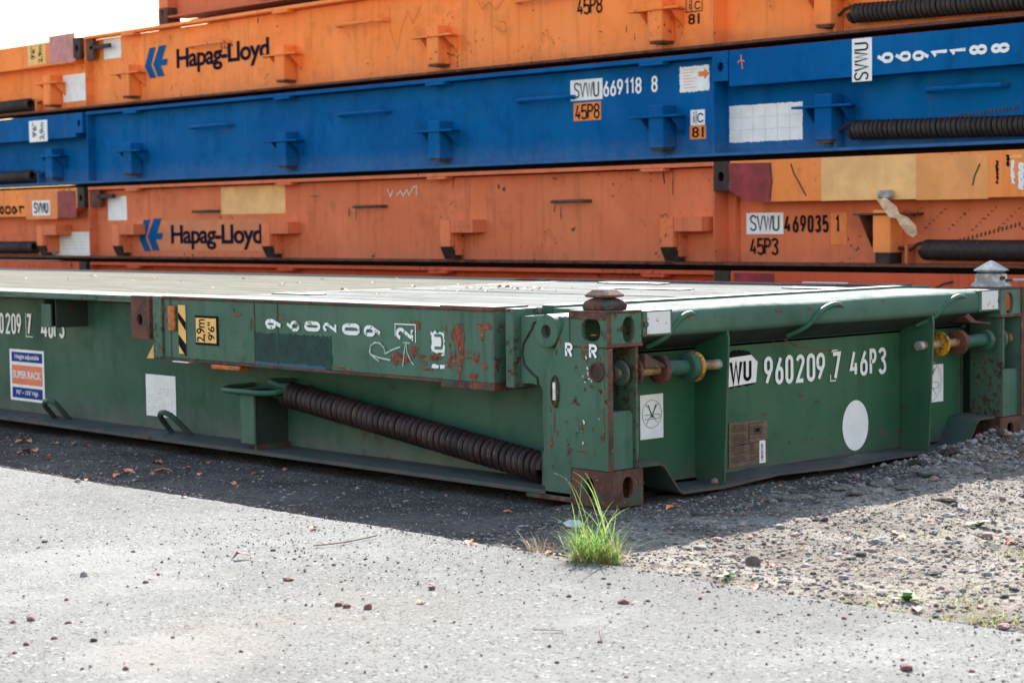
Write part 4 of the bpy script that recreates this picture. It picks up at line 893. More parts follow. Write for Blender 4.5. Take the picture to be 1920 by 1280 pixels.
# --- lower orange
F_ = fc(r2, .075); Wf = fc(r2, .0); Ws = fc(r2, .12)
panel(F_, F_.rect(415, 349, 535, 401), M['faded_yellow'], 'paint_patch', r2, h=.0012, rag=.002)
g = panel(F_, F_.rect(203, 368, 238, 413), M['sticker'], 'paper_label', r2)
b = MB(); b.box(.0, .03, 9.30, 9.55, .53, .565); b.build('latch_bar', M['dark'], r2, bevel=.004)
b = MB(); b.box(.0, .035, 9.52, 9.66, .46, .60); b.build('latch_bracket', M['rust_bare'], r2, bevel=.004)
lines(F_, [pxline(F_, [(727, 354), (733, 368), (738, 356)]), pxline(F_, [(745, 366), (752, 358), (757, 367), (764, 356), (768, 366), (775, 352), (782, 349), (782, 366)])], .008, M['chalk_white'], 'chalk_letter', r2)
g = panel(Ws, Ws.rect(1400, 399, 1469, 439), M['sticker'], 'code_label', r2)
letters(Ws, 'SVWU', Ws.rect(1407, 403, 1462, 433), M['black'], 'code_lettering', g, .10, .13)
panel(Ws, Ws.rect(1558, 399, 1588, 458), M['label_orange'], 'repainted_patch', r2, h=.0012, rag=.004)
for ch, x0, x1 in (('4', 1471, 1484), ('6', 1487, 1498), ('9', 1501, 1512), ('0', 1515, 1526), ('3', 1529, 1540), ('5', 1543, 1554), ('1', 1567, 1574)): letters(Ws, ch, Ws.rect(x0, 403, x1, 436), M['black'], 'rack_number', r2, .15)
letters(Ws, '45P3', Ws.rect(1407, 446, 1460, 478), M['black'], 'type_lettering', r2, .13, .14)
panel(Wf, (0, 0, 0, 0), M['crimson'], 'paint_patch', r2, h=.001, cut=[Wf.uv(1401, 377), Wf.uv(1446, 378), Wf.uv(1446, 305), Wf.uv(1366, 306), Wf.uv(1366, 357)])
panel(Wf, Wf.rect(1540, 293, 1718, 375), M['faded_yellow'], 'paint_patch', r2, h=.001, rag=.001)
panel(Wf, Wf.rect(1718.5, 291, 1853, 374), M['light_orange'], 'paint_patch', r2, h=.001, rag=.001)
lines(Wf, [pxline(Wf, [(1483, 307), (1489, 325), (1500, 345), (1512, 367)]), pxline(Wf, [(1838, 307), (1828, 330), (1824, 348)]), pxline(Wf, [(1445, 308), (1448, 340), (1444, 372)])], .008, M['dark'], 'rust_scratch', r2, h=.003)
for x0, y0, x1, y1, mm in ((1888, 291, 1918, 297, 'hazard'), (1896, 300, 1902, 345, 'white_worn'), (1910, 305, 1920, 355, 'white_worn'), (1868, 300, 1872, 345, 'black'), (1888, 290, 1893, 312, 'black')): panel(Wf, Wf.rect(x0, y0, x1, y1), M[mm], 'torn_sticker', r2, h=.002, rag=.005, seed=x0)
panel(Wf, Wf.rect(108, 358, 143, 408), M['crimson'], 'paint_patch', r2, h=.001)
panel(Wf, Wf.rect(48, 357, 107, 411), M['label_orange'], 'paint_patch', r2, h=.001)
g = panel(Wf, Wf.rect(61, 376, 94, 404), M['sticker'], 'code_label', r2, h=.002)
fonttext(Wf, 'SVWU', Wf.rect(64, 379, 91, 400), M['navy'], 'code_lettering', g, .02, h=.004, mirror=True) if 0 else letters(Wf, 'SVWU', Wf.rect(64, 379, 91, 400), M['navy'], 'code_lettering', g, .16, .15, rot=0)
for ch, x0, x1 in (('1', 36, 47), ('9', 23, 34), ('0', 10, 21), ('6', -3, 8)): letters(Wf, ch, Wf.rect(x0, 386, x1, 402), M['black'], 'post_number', r2, .2, rot=1, w=.5)
g = panel(Ws, Ws.rect(93, 435, 168, 483), M['sticker'], 'record_sheet', r2)
q = Ws.rect(93, 435, 168, 483); lines(Ws, [[(q[0] + .02, q[3] - .03 - .03 * k), (q[2] - .04 - .03 * (k % 2), q[3] - .03 - .03 * k)] for k in range(5)], .003, M['chalk'], 'printed_lines', g, h=.003)
blotches(Ws, [(1685 + 7.3 * k, 388 + (k * 37) % 44, 1.6 + (k * 7 % 5) * .7, 1.5 + (k % 3) * .8) for k in range(33)] + [(1640, 445, 5, 8)], M['rust_patch'], 'rust_stain', r2, 11)
lines(Ws, [pxline(Ws, [(1800 + 8 * k, 455 - 2.2 * k), (1801 + 8 * k, 447 - 2.2 * k)]) for k in range(15)], .008, M['dark'], 'spring_rub_marks', r2)
bs_ = fc(r3, .12); lines(bs_, [pxline(bs_, [(1740 + 7 * k, 230 - 1.0 * k), (1741 + 7 * k, 222 - 1.0 * k)]) for k in range(25)], .009, M['rust'], 'spring_rub_marks', r3)
# --- bottom rack
Wf = fc(r1, .0)
panel(Wf, Wf.rect(1376, 512, 1452, 548), M['crimson'], 'paint_patch', r1, h=.001)
g = panel(Wf, Wf.rect(1505, 529, 1590, 562), M['sticker'], 'code_label', r1)
letters(Wf, 'SVWU', Wf.rect(1515, 534, 1560, 560), M['navy'], 'code_lettering', g, .15, .13)
lines(Wf, [pxline(Wf, [(1750, 543), (1768, 533), (1788, 528)])], .012, M['dark'], 'rust_scratch', r1, h=.003)

# strap hanging on the lower orange rack
st_ = empty('ratchet_strap', tuple(at(1660, 365, 0, SX - .03)), label='pale canvas strap with a metal buckle caught on the lower orange rack', cat='strap')
def rel(px, py, x): return Vector(at(px, py, 0, x)) - Vector(st_.location)
pts = [rel(1650, 370, SX - .02), rel(1662, 385, SX - .04), rel(1675, 398, SX - .07), rel(1684, 405, SX - .08), rel(1695, 415, SX - .075), rel(1708, 430, SX - .06), rel(1716, 442, SX - .05)]
wd = [.022, .035, .034, .016, .030, .040, .014]; b = MB(); vs = []
for i, p in enumerate(pts):
    d = (pts[min(i + 1, 6)] - pts[max(i - 1, 0)]).normalized(); sdir = d.cross(Vector((-1, 0, .25 * (-1) ** i))).normalized() * wd[i]
    for o_ in (Vector((-.003, 0, 0)), Vector((.003, 0, 0))): vs += [p + sdir + o_, p - sdir + o_]
fs = []
for i in range(6):
    a = 4 * i; fs += [(a, a + 1, a + 5, a + 4), (a + 2, a + 6, a + 7, a + 3), (a, a + 4, a + 6, a + 2), (a + 1, a + 3, a + 7, a + 5)]
fs += [(0, 2, 3, 1), (24, 25, 27, 26)]; b.add(vs, fs); b.build('webbing', M['strap'], st_)
c0 = rel(1659, 364, SX - .03); b = MB(); b.box(c0.x - .01, c0.x + .02, c0.y - .045, c0.y + .045, c0.z - .022, c0.z + .022); b.build('buckle', M['galv'], st_, bevel=.006)

# =========================================================== GROUND
def vnoise(x, y, seed=0):
    xi = np.floor(x).astype(np.int64); yi = np.floor(y).astype(np.int64); fx = x - xi; fy = y - yi
    fx = fx * fx * (3 - 2 * fx); fy = fy * fy * (3 - 2 * fy)
    def h(a, b):
        n = (a * 374761393 + b * 668265263 + seed * 1442695041) & 0x7fffffff
        n = ((n ^ (n >> 13)) * 1274126177) & 0x7fffffff
        return ((n ^ (n >> 16)) & 0xffff) / 65535.
    return (h(xi, yi) * (1 - fx) + h(xi + 1, yi) * fx) * (1 - fy) + (h(xi, yi + 1) * (1 - fx) + h(xi + 1, yi + 1) * fx) * fy
def fbm(x, y, s, o=4, seed=0):
    r_ = 0; a = .5
    for k in range(o): r_ = r_ + a * (vnoise(x * s + 100 + k * 17, y * s + 100 + k * 31, seed + k) - .5); s = s * 2.03; a *= .5
    return r_
def ground_h(x, y):
    x = np.asarray(x, float); y = np.asarray(y, float)
    near = np.exp(-((x - 1) / 9) ** 2 - ((y - 1) / 14) ** 2)
    rough = .35 + .65 * np.clip((x + .3) / .6, 0, 1) * np.clip((.25 - y) / .5, 0, 1)
    h = (.016 * fbm(x, y, 3.1, 4, 3) + .034 * rough * fbm(x, y, 13., 4, 9)) * near + .016 * rough * np.maximum(0, fbm(x, y, 5.5, 4, 77)) * near
    h = h + .012 * rough * np.maximum(0, fbm(x, y, 26., 3, 21)) * near
    mound = .085 * np.exp(-((x - 1.95) / .42) ** 2 - ((y + .17) / .13) ** 2) + .055 * np.exp(-((x - 2.75) / .5) ** 2 - ((y + .3) / .3) ** 2) + .022 * np.exp(-((x - 1.5) / .7) ** 2 - ((y + .55) / .16) ** 2)
    h = h + mound * (1 + 1.6 * fbm(x, y, 9., 4, 5)) + mound * .5 * np.maximum(0, fbm(x, y, 30, 3, 8))
    h = h + .020 * np.maximum(0, fbm(x, y, 11., 3, 61)) * np.exp(-((x - 1.2) / 1.3) ** 2 - ((y + .9) / .5) ** 2); crust = np.exp(-((x - 1.40) / .55) ** 2 - ((y + .50) / .09) ** 2); h = h + .13 * crust * np.maximum(0, fbm(x, y, 7., 3, 41))
    edge = np.clip((x + .72) / .10, 0, 1); x_ = -.76 - .11 * np.clip(y / 2.2, 0, 1)
    h = h - .022 + .014 * edge
    h = np.where(x < x_, -.03, h)
    under = (x > .03) & (x < 2.4) & (y > .14) & (y < 12); h = np.where(under, np.minimum(h, .0), h)
    h = np.where((x < .3) & (y > .2), h - .02 * np.clip((x + .5) / .4, 0, 1), h)
    return h
def grid(name, X, Y, fn, mat):
    nx, ny = len(X), len(Y); gx, gy = np.meshgrid(X, Y, indexing='ij'); z = fn(gx, gy)
    co = np.stack([gx, gy, z], -1).reshape(-1, 3); i = np.arange((nx - 1) * (ny - 1)); a = (i // (ny - 1)) * ny + i % (ny - 1)
    q = np.stack([a, a + ny, a + ny + 1, a + 1], -1).astype(np.int32)
    me = bpy.data.meshes.new(name); me.vertices.add(len(co)); me.vertices.foreach_set('co', co.ravel())
    me.loops.add(q.size); me.loops.foreach_set('vertex_index', q.ravel()); me.polygons.add(len(q)); me.polygons.foreach_set('loop_start', np.arange(0, q.size, 4, dtype=np.int32)); me.polygons.foreach_set('loop_total', np.full(len(q), 4, dtype=np.int32))
    me.polygons.foreach_set('use_smooth', np.ones(len(q), bool)); me.update(calc_edges=True); me.materials.append(mat)
    o = bpy.data.objects.new(name, me); COL.objects.link(o); return o

t = NT('dirt_and_gravel')
n1 = t.noise(2.2, 6, .6); n2 = t.noise(28, 7, .7); n3 = t.noise(150, 4, .65)
vc = t.vor(85, out=1); vd = t.vor(85, out=0)
sep = t.new('ShaderNodeSeparateColor'); t.l.new(vc, sep.inputs[0])
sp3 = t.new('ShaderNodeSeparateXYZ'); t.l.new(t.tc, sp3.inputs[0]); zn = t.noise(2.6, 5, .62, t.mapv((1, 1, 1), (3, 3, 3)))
dry = t.ramp(t.math('ADD', t.math('MULTIPLY', sp3.outputs[1], -1.), t.math('MULTIPLY', t.math('SUBTRACT', zn, .5), 1.6)), .20, .50)  # dry is only a pale mask painting sunlit soil, the rest is coloured as shaded
shade_c = t.mix(t.ramp(n1, .35, .65), (.072, .063, .056), (.125, .112, .100)); c = t.mix(dry, shade_c, t.mix(t.ramp(n1, .35, .65), (.205, .182, .150), (.325, .295, .250))); c = t.mix(t.ramp(n2, .5, .66, 0, .9), c, (.050, .042, .037))  # darker soil along the rack carries its shade in the colour
stones = t.mix(sep.outputs[0], (.10, .085, .08), (.30, .285, .265)); stones = t.mix(t.ramp(sep.outputs[1], .8, .9, 0, .7), stones, (.21, .13, .11))
sm = t.math('MULTIPLY', t.ramp(sep.outputs[2], .45, .6), t.ramp(vd, .5, .34)); c = t.mix(sm, c, stones); c = t.mix(t.ramp(n3, .58, .75, 0, .5), c, (.035, .031, .03))
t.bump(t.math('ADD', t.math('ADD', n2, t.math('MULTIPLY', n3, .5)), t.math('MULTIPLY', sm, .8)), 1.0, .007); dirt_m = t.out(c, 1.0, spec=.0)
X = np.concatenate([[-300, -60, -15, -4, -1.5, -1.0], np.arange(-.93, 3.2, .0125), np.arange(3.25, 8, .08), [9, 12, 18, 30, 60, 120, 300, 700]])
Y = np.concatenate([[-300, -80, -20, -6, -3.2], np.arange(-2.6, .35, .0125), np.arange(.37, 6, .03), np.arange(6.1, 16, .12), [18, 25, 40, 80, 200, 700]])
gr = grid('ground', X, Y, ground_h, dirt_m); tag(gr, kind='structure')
# concrete slab
def edge_x(y): return -.725 - .11 * np.clip(y / 2.2, 0, 1) + .034 * fbm(y, y * 0 + 3, 2.2, 3, 7) + .014 * fbm(y, y * 0 + 9, 14., 4, 2)
t = NT('worn_concrete')
n1 = t.noise(1.1, 6, .6); n2 = t.noise(9, 6, .65); n3 = t.noise(110, 5, .7); st = t.mapv((1, 1, 1))
vd = t.vor(62, out=0); vc = t.vor(62, out=1); sep = t.new('ShaderNodeSeparateColor'); t.l.new(vc, sep.inputs[0])
vd2 = t.vor(130, out=0); vc2 = t.vor(130, out=1); sep2 = t.new('ShaderNodeSeparateColor'); t.l.new(vc2, sep2.inputs[0])
c = t.mix(t.ramp(n1, .3, .7), (.168, .168, .156), (.214, .214, .200)); c = t.mix(t.ramp(n2, .5, .78, 0, .35), c, (0.132, 0.128, 0.120))
c = t.mix(t.ramp(n3, .54, .68, 0, .45), c, (.115, .11, .103))
agg = t.math('MULTIPLY', t.ramp(sep.outputs[0], .50, .60), t.ramp(vd, .52, .30)); c = t.mix(agg, c, t.mix(sep.outputs[1], (.135, .13, .12), (.33, .325, .305)))
zone = t.noise(2.2, 4, .6, t.mapv((1, 1, 1), (7, 3, 0)))
pit = t.math('MULTIPLY', t.ramp(t.math('ADD', sep2.outputs[0], t.math('MULTIPLY', zone, .35)), .84, .90), t.ramp(vd2, .46, .25)); c = t.mix(pit, c, t.mix(sep2.outputs[1], (.018, .016, .015), (.08, .07, .065)))
n4 = t.noise(38, 6, .75); c = t.mix(t.ramp(n4, .60, .68, 0, .35), c, (.085, .080, .072))
st_n = t.noise(.8, 4, .6, t.mapv((1, 1, 1), (4, 4, 4))); c = t.mix(t.ramp(st_n, .58, .75, 0, .35), c, (.215, .165, .115))
st_m = t.noise(.55, 5, .6, t.mapv((1, 1, 1), (1, 9, 4))); c = t.mix(t.ramp(st_m, .50, .68, 0, .5), c, (.140, .137, .128)); lt = t.noise(1.7, 5, .6, t.mapv((1, 1, 1), (6, 2, 8))); c = t.mix(t.ramp(lt, .5, .66, 0, .4), c, (.285, .282, .265))
vcr = t.vor(.9, feature='DISTANCE_TO_EDGE', vec=t.mapv((1, 1, 1), (.3, .2, 0))); wv = t.noise(6, 4, .6)
hgt = t.math('SUBTRACT', t.math('ADD', t.math('MULTIPLY', n3, .6), t.math('ADD', t.math('MULTIPLY', agg, .5), t.math('MULTIPLY', n4, .9))), t.math('MULTIPLY', pit, 1.5))
t.bump(hgt, .7, .0045); conc_m = t.out(c, 1.0, spec=.04)
def slab():
    ys = np.concatenate([[-300, -60, -14, -5], np.arange(-4.2, 6, .025), np.arange(6.1, 14, .2), [16, 30, 80, 300]])
    offs = np.concatenate([[0, 0, .006, .02], np.arange(.045, 3.6, .03), [5, 9, 20, 60, 280]])
    nx, ny = len(offs), len(ys); gx = edge_x(ys)[None, :] - offs[:, None]; gy = np.repeat(ys[None, :], nx, 0)
    near = np.exp(-((gx + 2) / 8) ** 2 - ((gy - 0) / 12) ** 2)
    z = (.010 * fbm(gx, gy, .9, 3, 11) + .0045 * fbm(gx, gy, 16., 4, 12) + .006 * fbm(gx, gy, 45., 2, 14)) * near
    z[2] -= .002; z[1] -= .006; z[0] = -.04
    co = np.stack([gx, gy, z], -1).reshape(-1, 3); i = np.arange((nx - 1) * (ny - 1)); a = (i // (ny - 1)) * ny + i % (ny - 1)
    q = np.stack([a, a + 1, a + ny + 1, a + ny], -1).astype(np.int32)
    me = bpy.data.meshes.new('pavement'); me.vertices.add(len(co)); me.vertices.foreach_set('co', co.ravel())
    me.loops.add(q.size); me.loops.foreach_set('vertex_index', q.ravel()); me.polygons.add(len(q)); me.polygons.foreach_set('loop_start', np.arange(0, q.size, 4, dtype=np.int32)); me.polygons.foreach_set('loop_total', np.full(len(q), 4, dtype=np.int32))
    me.polygons.foreach_set('use_smooth', np.ones(len(q), bool)); me.update(calc_edges=True); me.materials.append(conc_m)
    o = bpy.data.objects.new('pavement', me); COL.objects.link(o); tag(o, kind='structure')
slab()
def surf(x, y):
    if x < float(edge_x(np.array([y]))[0]): return float((.010 * fbm(np.array([x]), np.array([y]), .9, 3, 11) + .0045 * fbm(np.array([x]), np.array([y]), 16., 4, 12))[0])
    return float(ground_h(np.array([x]), np.array([y]))[0])

# small stones as one mass
CLOD = simple('dried_dirt_crust', (.20, .175, .15), 1, .35, 50, 0, 1.0, (.06, .05, .045), .56, spec=0); CLOD2 = simple('dark_dirt_clod', (.075, .058, .052), 1, .35, 50, 0, 1.0, (.03, .025, .022), .56, spec=0)  # second clod colour is simply a darker brown
ICO = None
def ico():
    bm = bmesh.new(); bmesh.ops.create_icosphere(bm, subdivisions=1, radius=1); v = np.array([list(p.co) for p in bm.verts]); f = np.array([[q.index for q in fc_.verts] for fc_ in bm.faces]); bm.free(); return v, f
IV, IF = ico()
OV = np.array([(1, 0, 0), (-1, 0, 0), (0, 1, 0), (0, -1, 0), (0, 0, 1), (0, 0, -1)], float); OF = np.array([(0, 2, 4), (2, 1, 4), (1, 3, 4), (3, 0, 4), (2, 0, 5), (1, 2, 5), (3, 1, 5), (0, 3, 5)])
def scatter(name, xy, size, zfn, mats, rng, base=(OV, OF), flat=.55, sink=.25):
    n = len(xy); BV, BF = base; nv = len(BV); V = np.repeat(BV[None], n, 0)
    V = V * (1 + rng.uniform(-.35, .35, (n, nv, 1))) * size[:, None, None] * np.stack([rng.uniform(.7, 1.3, n), rng.uniform(.7, 1.3, n), rng.uniform(flat * .6, flat * 1.3, n)], -1)[:, None, :]
    a = rng.uniform(0, 6.28, n); ca, sa = np.cos(a)[:, None], np.sin(a)[:, None]; x = V[..., 0] * ca - V[..., 1] * sa; y = V[..., 0] * sa + V[..., 1] * ca
    z0 = zfn(xy[:, 0], xy[:, 1]); V = np.stack([x + xy[:, :1], y + xy[:, 1:], V[..., 2] + (z0 + size * flat * (1 - sink) * .8)[:, None]], -1).reshape(-1, 3)
    Fc = (BF[None] + (np.arange(n) * nv)[:, None, None]).reshape(-1, 3).astype(np.int32)
    me = bpy.data.meshes.new(name); me.vertices.add(len(V)); me.vertices.foreach_set('co', V.ravel()); me.loops.add(Fc.size); me.loops.foreach_set('vertex_index', Fc.ravel())
    me.polygons.add(len(Fc)); me.polygons.foreach_set('loop_start', np.arange(0, Fc.size, 3, dtype=np.int32)); me.polygons.foreach_set('loop_total', np.full(len(Fc), 3, dtype=np.int32))
    for m_ in mats: me.materials.append(m_)
    me.polygons.foreach_set('material_index', np.repeat(rng.integers(0, len(mats), n), len(BF)).astype(np.int32)); me.update(calc_edges=True)
    o = bpy.data.objects.new(name, me); COL.objects.link(o); return o
rng = np.random.default_rng(5)
S1 = simple('grey_stone', (.22, .21, .20), .9, .3, 40, 0, .3); S2 = simple('pink_stone', (.27, .18, .165), .9, .3, 40, 0, .3); S3 = simple('dark_stone', (.055, .05, .048), .9, .3, 40, 0, .3); S4 = simple('pale_stone', (.28, .27, .255), .9, .2, 40, 0, .3); S6 = simple('sandy_stone', (.27, .235, .195), .9, .3, 40, 0, .3); S7 = simple('grey_brown_stone', (.13, .105, .09), .9, .3, 40, 0, .3); S5 = simple('brown_stone', (.17, .08, .065), .9, .3, 40, 0, .3)
def rnd_in(n, x0, x1, y0, y1): return np.stack([rng.uniform(x0, x1, n), rng.uniform(y0, y1, n)], -1)
xy = np.concatenate([rnd_in(24000, -.70, 3.0, -2.4, -.0), rnd_in(1800, -.80, 0.05, -.1, 4.5), np.stack([rng.normal(2.0, .45, 2600), rng.normal(-.2, .13, 2600)], -1), np.stack([rng.normal(2.8, .5, 1200), rng.normal(-.3, .3, 1200)], -1)])
keep = (xy[:, 0] > edge_x(xy[:, 1]) + .02) & ~((xy[:, 0] > -.02) & (xy[:, 0] < 2.44) & (xy[:, 1] > .02) & (xy[:, 1] < 12.2)); xy = xy[keep]
sz = .0026 + .0075 * rng.random(len(xy)) ** 4; mnd = (np.abs(xy[:, 1] + .2) < .3) & (xy[:, 0] > 1.4); sz[mnd] *= 1.55
g = scatter('gravel', xy, sz, ground_h, [S1, S2, S4, S6, S4, S7], rng); tag(g, 'loose grey and pink gravel strewn over the dark dirt beside the green rack', 'gravel', kind='stuff')
xy = np.concatenate([rnd_in(4200, -3.9, -.75, -4.0, 2.0), rnd_in(2600, -1.3, -.73, -2.4, 2.5), np.stack([-.73 - np.abs(rng.normal(0, .05, 1100)), rng.uniform(-2.6, 2.5, 1100)], -1), rnd_in(500, -1.7, -1.1, -.6, .9)]); sz = .0012 + .0042 * rng.random(len(xy)) ** 4
g = scatter('grit', xy, sz, lambda x, y: 0 * x - .0005, [S3, S5, S1, S2, S3], rng, flat=.6, sink=.1); tag(g, 'fine dark grit scattered on the pale concrete', 'grit', kind='stuff')

# individual stones
def stone(px, py, wpx, mat, label, grp='stones lying about', z=0, hgt=.7, seed=0):
    p = at(px, py, 2, z); rg = np.random.default_rng(seed + int(px)); dist = float(np.linalg.norm(p - CC)); r_ = wpx / 2 * dist / F_PX
    bm = bmesh.new(); bmesh.ops.create_icosphere(bm, subdivisions=3, radius=1)
    ph = rg.uniform(0, 50, 3); sc = rg.uniform(.85, 1.15, 3)
    for v in bm.verts:
        n = mnoise.noise(v.co * 1.1 + Vector(ph)); n2 = mnoise.noise(v.co * 3 + Vector(ph)); k = 1 + .35 * n + .12 * n2
        for ax_ in range(3): pass
        v.co = Vector((v.co.x * k * sc[0] * r_, v.co.y * k * sc[1] * r_, max(-.4, v.co.z * k) * hgt * r_))
    me = bpy.data.meshes.new('stone'); bm.to_mesh(me); bm.free(); me.materials.append(mat)
    o = bpy.data.objects.new('stone', me); COL.objects.link(o); o.location = (p[0], p[1], surf(p[0], p[1]) + r_ * hgt * .35); return tag(o, label, 'stone', grp)
B_, G_, K_, L2 = S5, S1, S3, S4
SG = simple('rounded_grey_stone', (.12, .09, .085), .85, .3, 25, 0, .4)
stone(1413, 1055, 27, SG, 'large rounded brown stone on the dirt right of the grass tuft', grp='large stones', hgt=.95)
stone(1645, 1013, 30, S1, 'broad grey stone on the sunlit dirt near the right edge', grp='large stones', hgt=.6)
stone(1312, 1021, 22, S1, 'dark grey stone halfway between grass tuft and round brown stone', grp='large stones', hgt=.6)
stone(1490, 1003, 18, S2, 'pinkish stone on the sunlit dirt above the round brown stone', grp='large stones', hgt=.5)
stone(157, 1080, 15, S1, 'pale grey stone alone on the concrete at far left', hgt=.8)
stone(541, 1087, 19, S5, 'flat reddish brown stone in the middle of the concrete', hgt=.5)
stone(690, 1140, 18, S5, 'brown angular stone next to a crumbled cluster on the concrete', hgt=.8)
stone(1170, 1131, 20, S5, 'brown wedge shaped stone on concrete below the grass tuft', hgt=.6)
stone(146, 904, 11, S4, 'small round pebble at the shadow edge on the left', hgt=.9)
stone(1525, 1101 - 30, 14, S3, 'dark low stone on the dirt beside the concrete edge', grp='large stones', hgt=.5)
stone(1848, 1001, 26, S2, 'flat pink stone on rough dirt at the right edge', grp='large stones', hgt=.5)
stone(1752, 1073, 26, S3, 'dark flat stone on the dirt, lower right', grp='large stones', hgt=.4)
stone(1882, 1166, 26, S2, 'pale pink stone at the concrete edge, lower right corner', grp='large stones', hgt=.5)
stone(1362, 902, 16, S2, 'pink pebble resting on the lower lip of the green rack end', grp='large stones', hgt=.8).location = (.60, .07, .024)
small = [(297, 1077, 8, B_), (273, 1091, 10, B_), (281, 1086, 6, G_), (635, 1135, 16, B_), (650, 1138, 15, B_), (25, 1165, 10, B_), (58, 1161, 15, B_), (128, 1166, 11, B_), (49, 1206, 11, B_), (102, 1196, 12, B_), (176, 1199, 13, K_), (28, 1223, 9, B_), (236, 1253, 11, B_), (324, 1193, 7, B_), (250, 1034, 9, K_), (84, 1016, 10, K_), (552, 1048, 7, K_), (577, 1060, 7, K_), (626, 1059, 9, B_), (512, 1031, 9, K_), (452, 1220, 9, B_), (154, 1252, 9, B_), (285, 1244, 6, B_), (505, 1100, 6, K_), (574, 1133, 6, B_), (810, 1103, 14, B_), (685, 1048, 8, K_), (125, 1123, 8, B_), (1125, 1203, 10, B_), (1067, 1118, 9, B_), (1142, 1095, 9, K_), (1313, 1122, 8, B_), (1343, 1182, 8, B_), (1282, 1150, 6, B_), (1582, 1160, 10, B_), (1422, 1184, 7, B_), (1044, 1242, 9, K_), (1174, 1268, 9, B_), (1692, 1236, 8, B_), (1700, 1254, 24, B_), (1822, 1259, 12, B_), (1910, 1200, 9, K_), (1132, 1085, 10, K_), (1215, 1127, 8, K_), (1328, 1110, 8, B_), (640, 1090, 6, K_), (727, 1050, 6, K_), (1565, 1241, 7, K_), (1111, 1257, 7, B_), (560, 1068, 6, B_)]
for i, (x, y, w, m_) in enumerate(small):
    if m_ is B_: stone(x, y, w, m_, 'small reddish brown stone lying on the pale concrete', 'small brown stones on the concrete', hgt=.7, seed=i)
    elif m_ is K_: stone(x, y, w, m_, 'small black stone lying on the pale concrete', 'small dark stones on the concrete', hgt=.6, seed=i)
    else: stone(x, y, w, m_, 'small grey stone lying next to a brown one on the concrete', hgt=.7, seed=i)
rnd = random.Random(12)
for i in range(95):
    x = rnd.uniform(1230, 1915); y = rnd.uniform(905, 1120)
    p = at(x, y, 2, 0)
    if p[0] < -.6 or p[1] > -.05: continue
    stone(x, y, rnd.uniform(8, 20), rnd.choice((S1, S2, S3, S1, S4)), 'small angular stone on the rough dirt at the right', 'small stones on the dirt', hgt=.55, seed=i)
for i in range(60):
    x = rnd.gauss(2.05, .42); y = rnd.gauss(-.19, .11)
    if y > .0 or x < .9: continue
    o = stone(1500 + i, 900, 10, rnd.choice((S1, S2, S2, S4, S3)), 'small stone on the rubble heap at the far right of the green rack', 'small stones on the rubble heap', hgt=.7, seed=i + 300)
    s_ = rnd.uniform(.7, 2.1); o.scale = (s_, s_, s_); o.location = (x, y, surf(x, y) + .006)

for i, (px, py, w, hg, m_) in enumerate([(1440, 927, 46, .22, 'a'), (1490, 930, 60, .25, 'a'), (1535, 927, 50, .25, 'a'), (1580, 918, 44, .3, 'a'), (1620, 925, 60, .28, 'a'), (1655, 912, 50, .3, 'a'), (1700, 920, 40, .3, 'a'), (1770, 938, 44, .2, 'a'), (1750, 895, 60, .3, 'a'), (1810, 890, 70, .3, 'a'), (1870, 885, 60, .3, 'a'), (1520, 948, 28, .2, 'a'), (1400, 940, 30, .2, 'a'), (1640, 905, 40, .35, 'b'), (1720, 880, 36, .4, 'b'), (1780, 872, 34, .4, 'b'), (1575, 902, 30, .35, 'b')]):
    stone(px, py, w, CLOD if m_ == 'a' else CLOD2, 'crumbly crust of dried dirt at the edge of the shadow on the right', 'crusts of dried dirt', hgt=hg, seed=i * 7 + 900)
# leaves
LM = [simple('orange_leaf', (.46, .085, .010), .7, .35, 60, 0, .3), simple('brown_leaf', (.22, .07, .03), .75, .35, 60, 0, .3), simple('yellow_leaf', (.42, .22, .03), .7, .3, 60, 0, .3), simple('dull_leaf', (.32, .11, .045), .8, .35, 60, 0, .3), simple('green_leaf', (.13, .30, .05), .6, .3, 60, 0, .3), simple('shade_brightened_leaf', (.72, .24, .08), .7, .3, 60, 0, .2)]  # last leaf colour is a brightened copy so shaded leaves show
def leaf(px, py, wpx, mi, label, grp, z=0, zoff=0., curl=.3, name='fallen_leaf', cat='leaf', tall=0, seed=0):
    p = at(px, py, 2, z); rg = random.Random(seed * 31 + int(px * 7 + py)); L = wpx * float(np.linalg.norm(p - CC)) / F_PX; n = 7; b = MB(); vs = []
    for i in range(n):
        t_ = i / (n - 1); w = L * .30 * math.sin(math.pi * min(1, t_ * .92 + .06)) ** .8 * (1 + rg.uniform(-.25, .25)); x = L * 1.15 * (t_ - .5)
        zz = curl * L * (math.sin(math.pi * t_) * .35 * rg.uniform(.6, 1.3)) if not tall else 0
        cr = rg.uniform(.2, .6) * w
        vs += [(x, -w, zz + cr), (x, 0, zz), (x, w, zz + cr * rg.uniform(.3, 1.2))]
    fs = []
    for i in range(n - 1):
        a = 3 * i; fs += [(a, a + 3, a + 4, a + 1), (a + 1, a + 4, a + 5, a + 2)]
    b.add(vs, fs); o = b.build(name, LM[mi], smooth=True)
    zs = surf(p[0], p[1]) if z == 0 else z
    o.location = (p[0], p[1], zs + .002 + zoff); o.rotation_euler = (rg.uniform(-.2, .2), rg.uniform(-.15, .15) - (1.2 if tall else 0), rg.uniform(0, 6.28)); return tag(o, label, cat, grp)
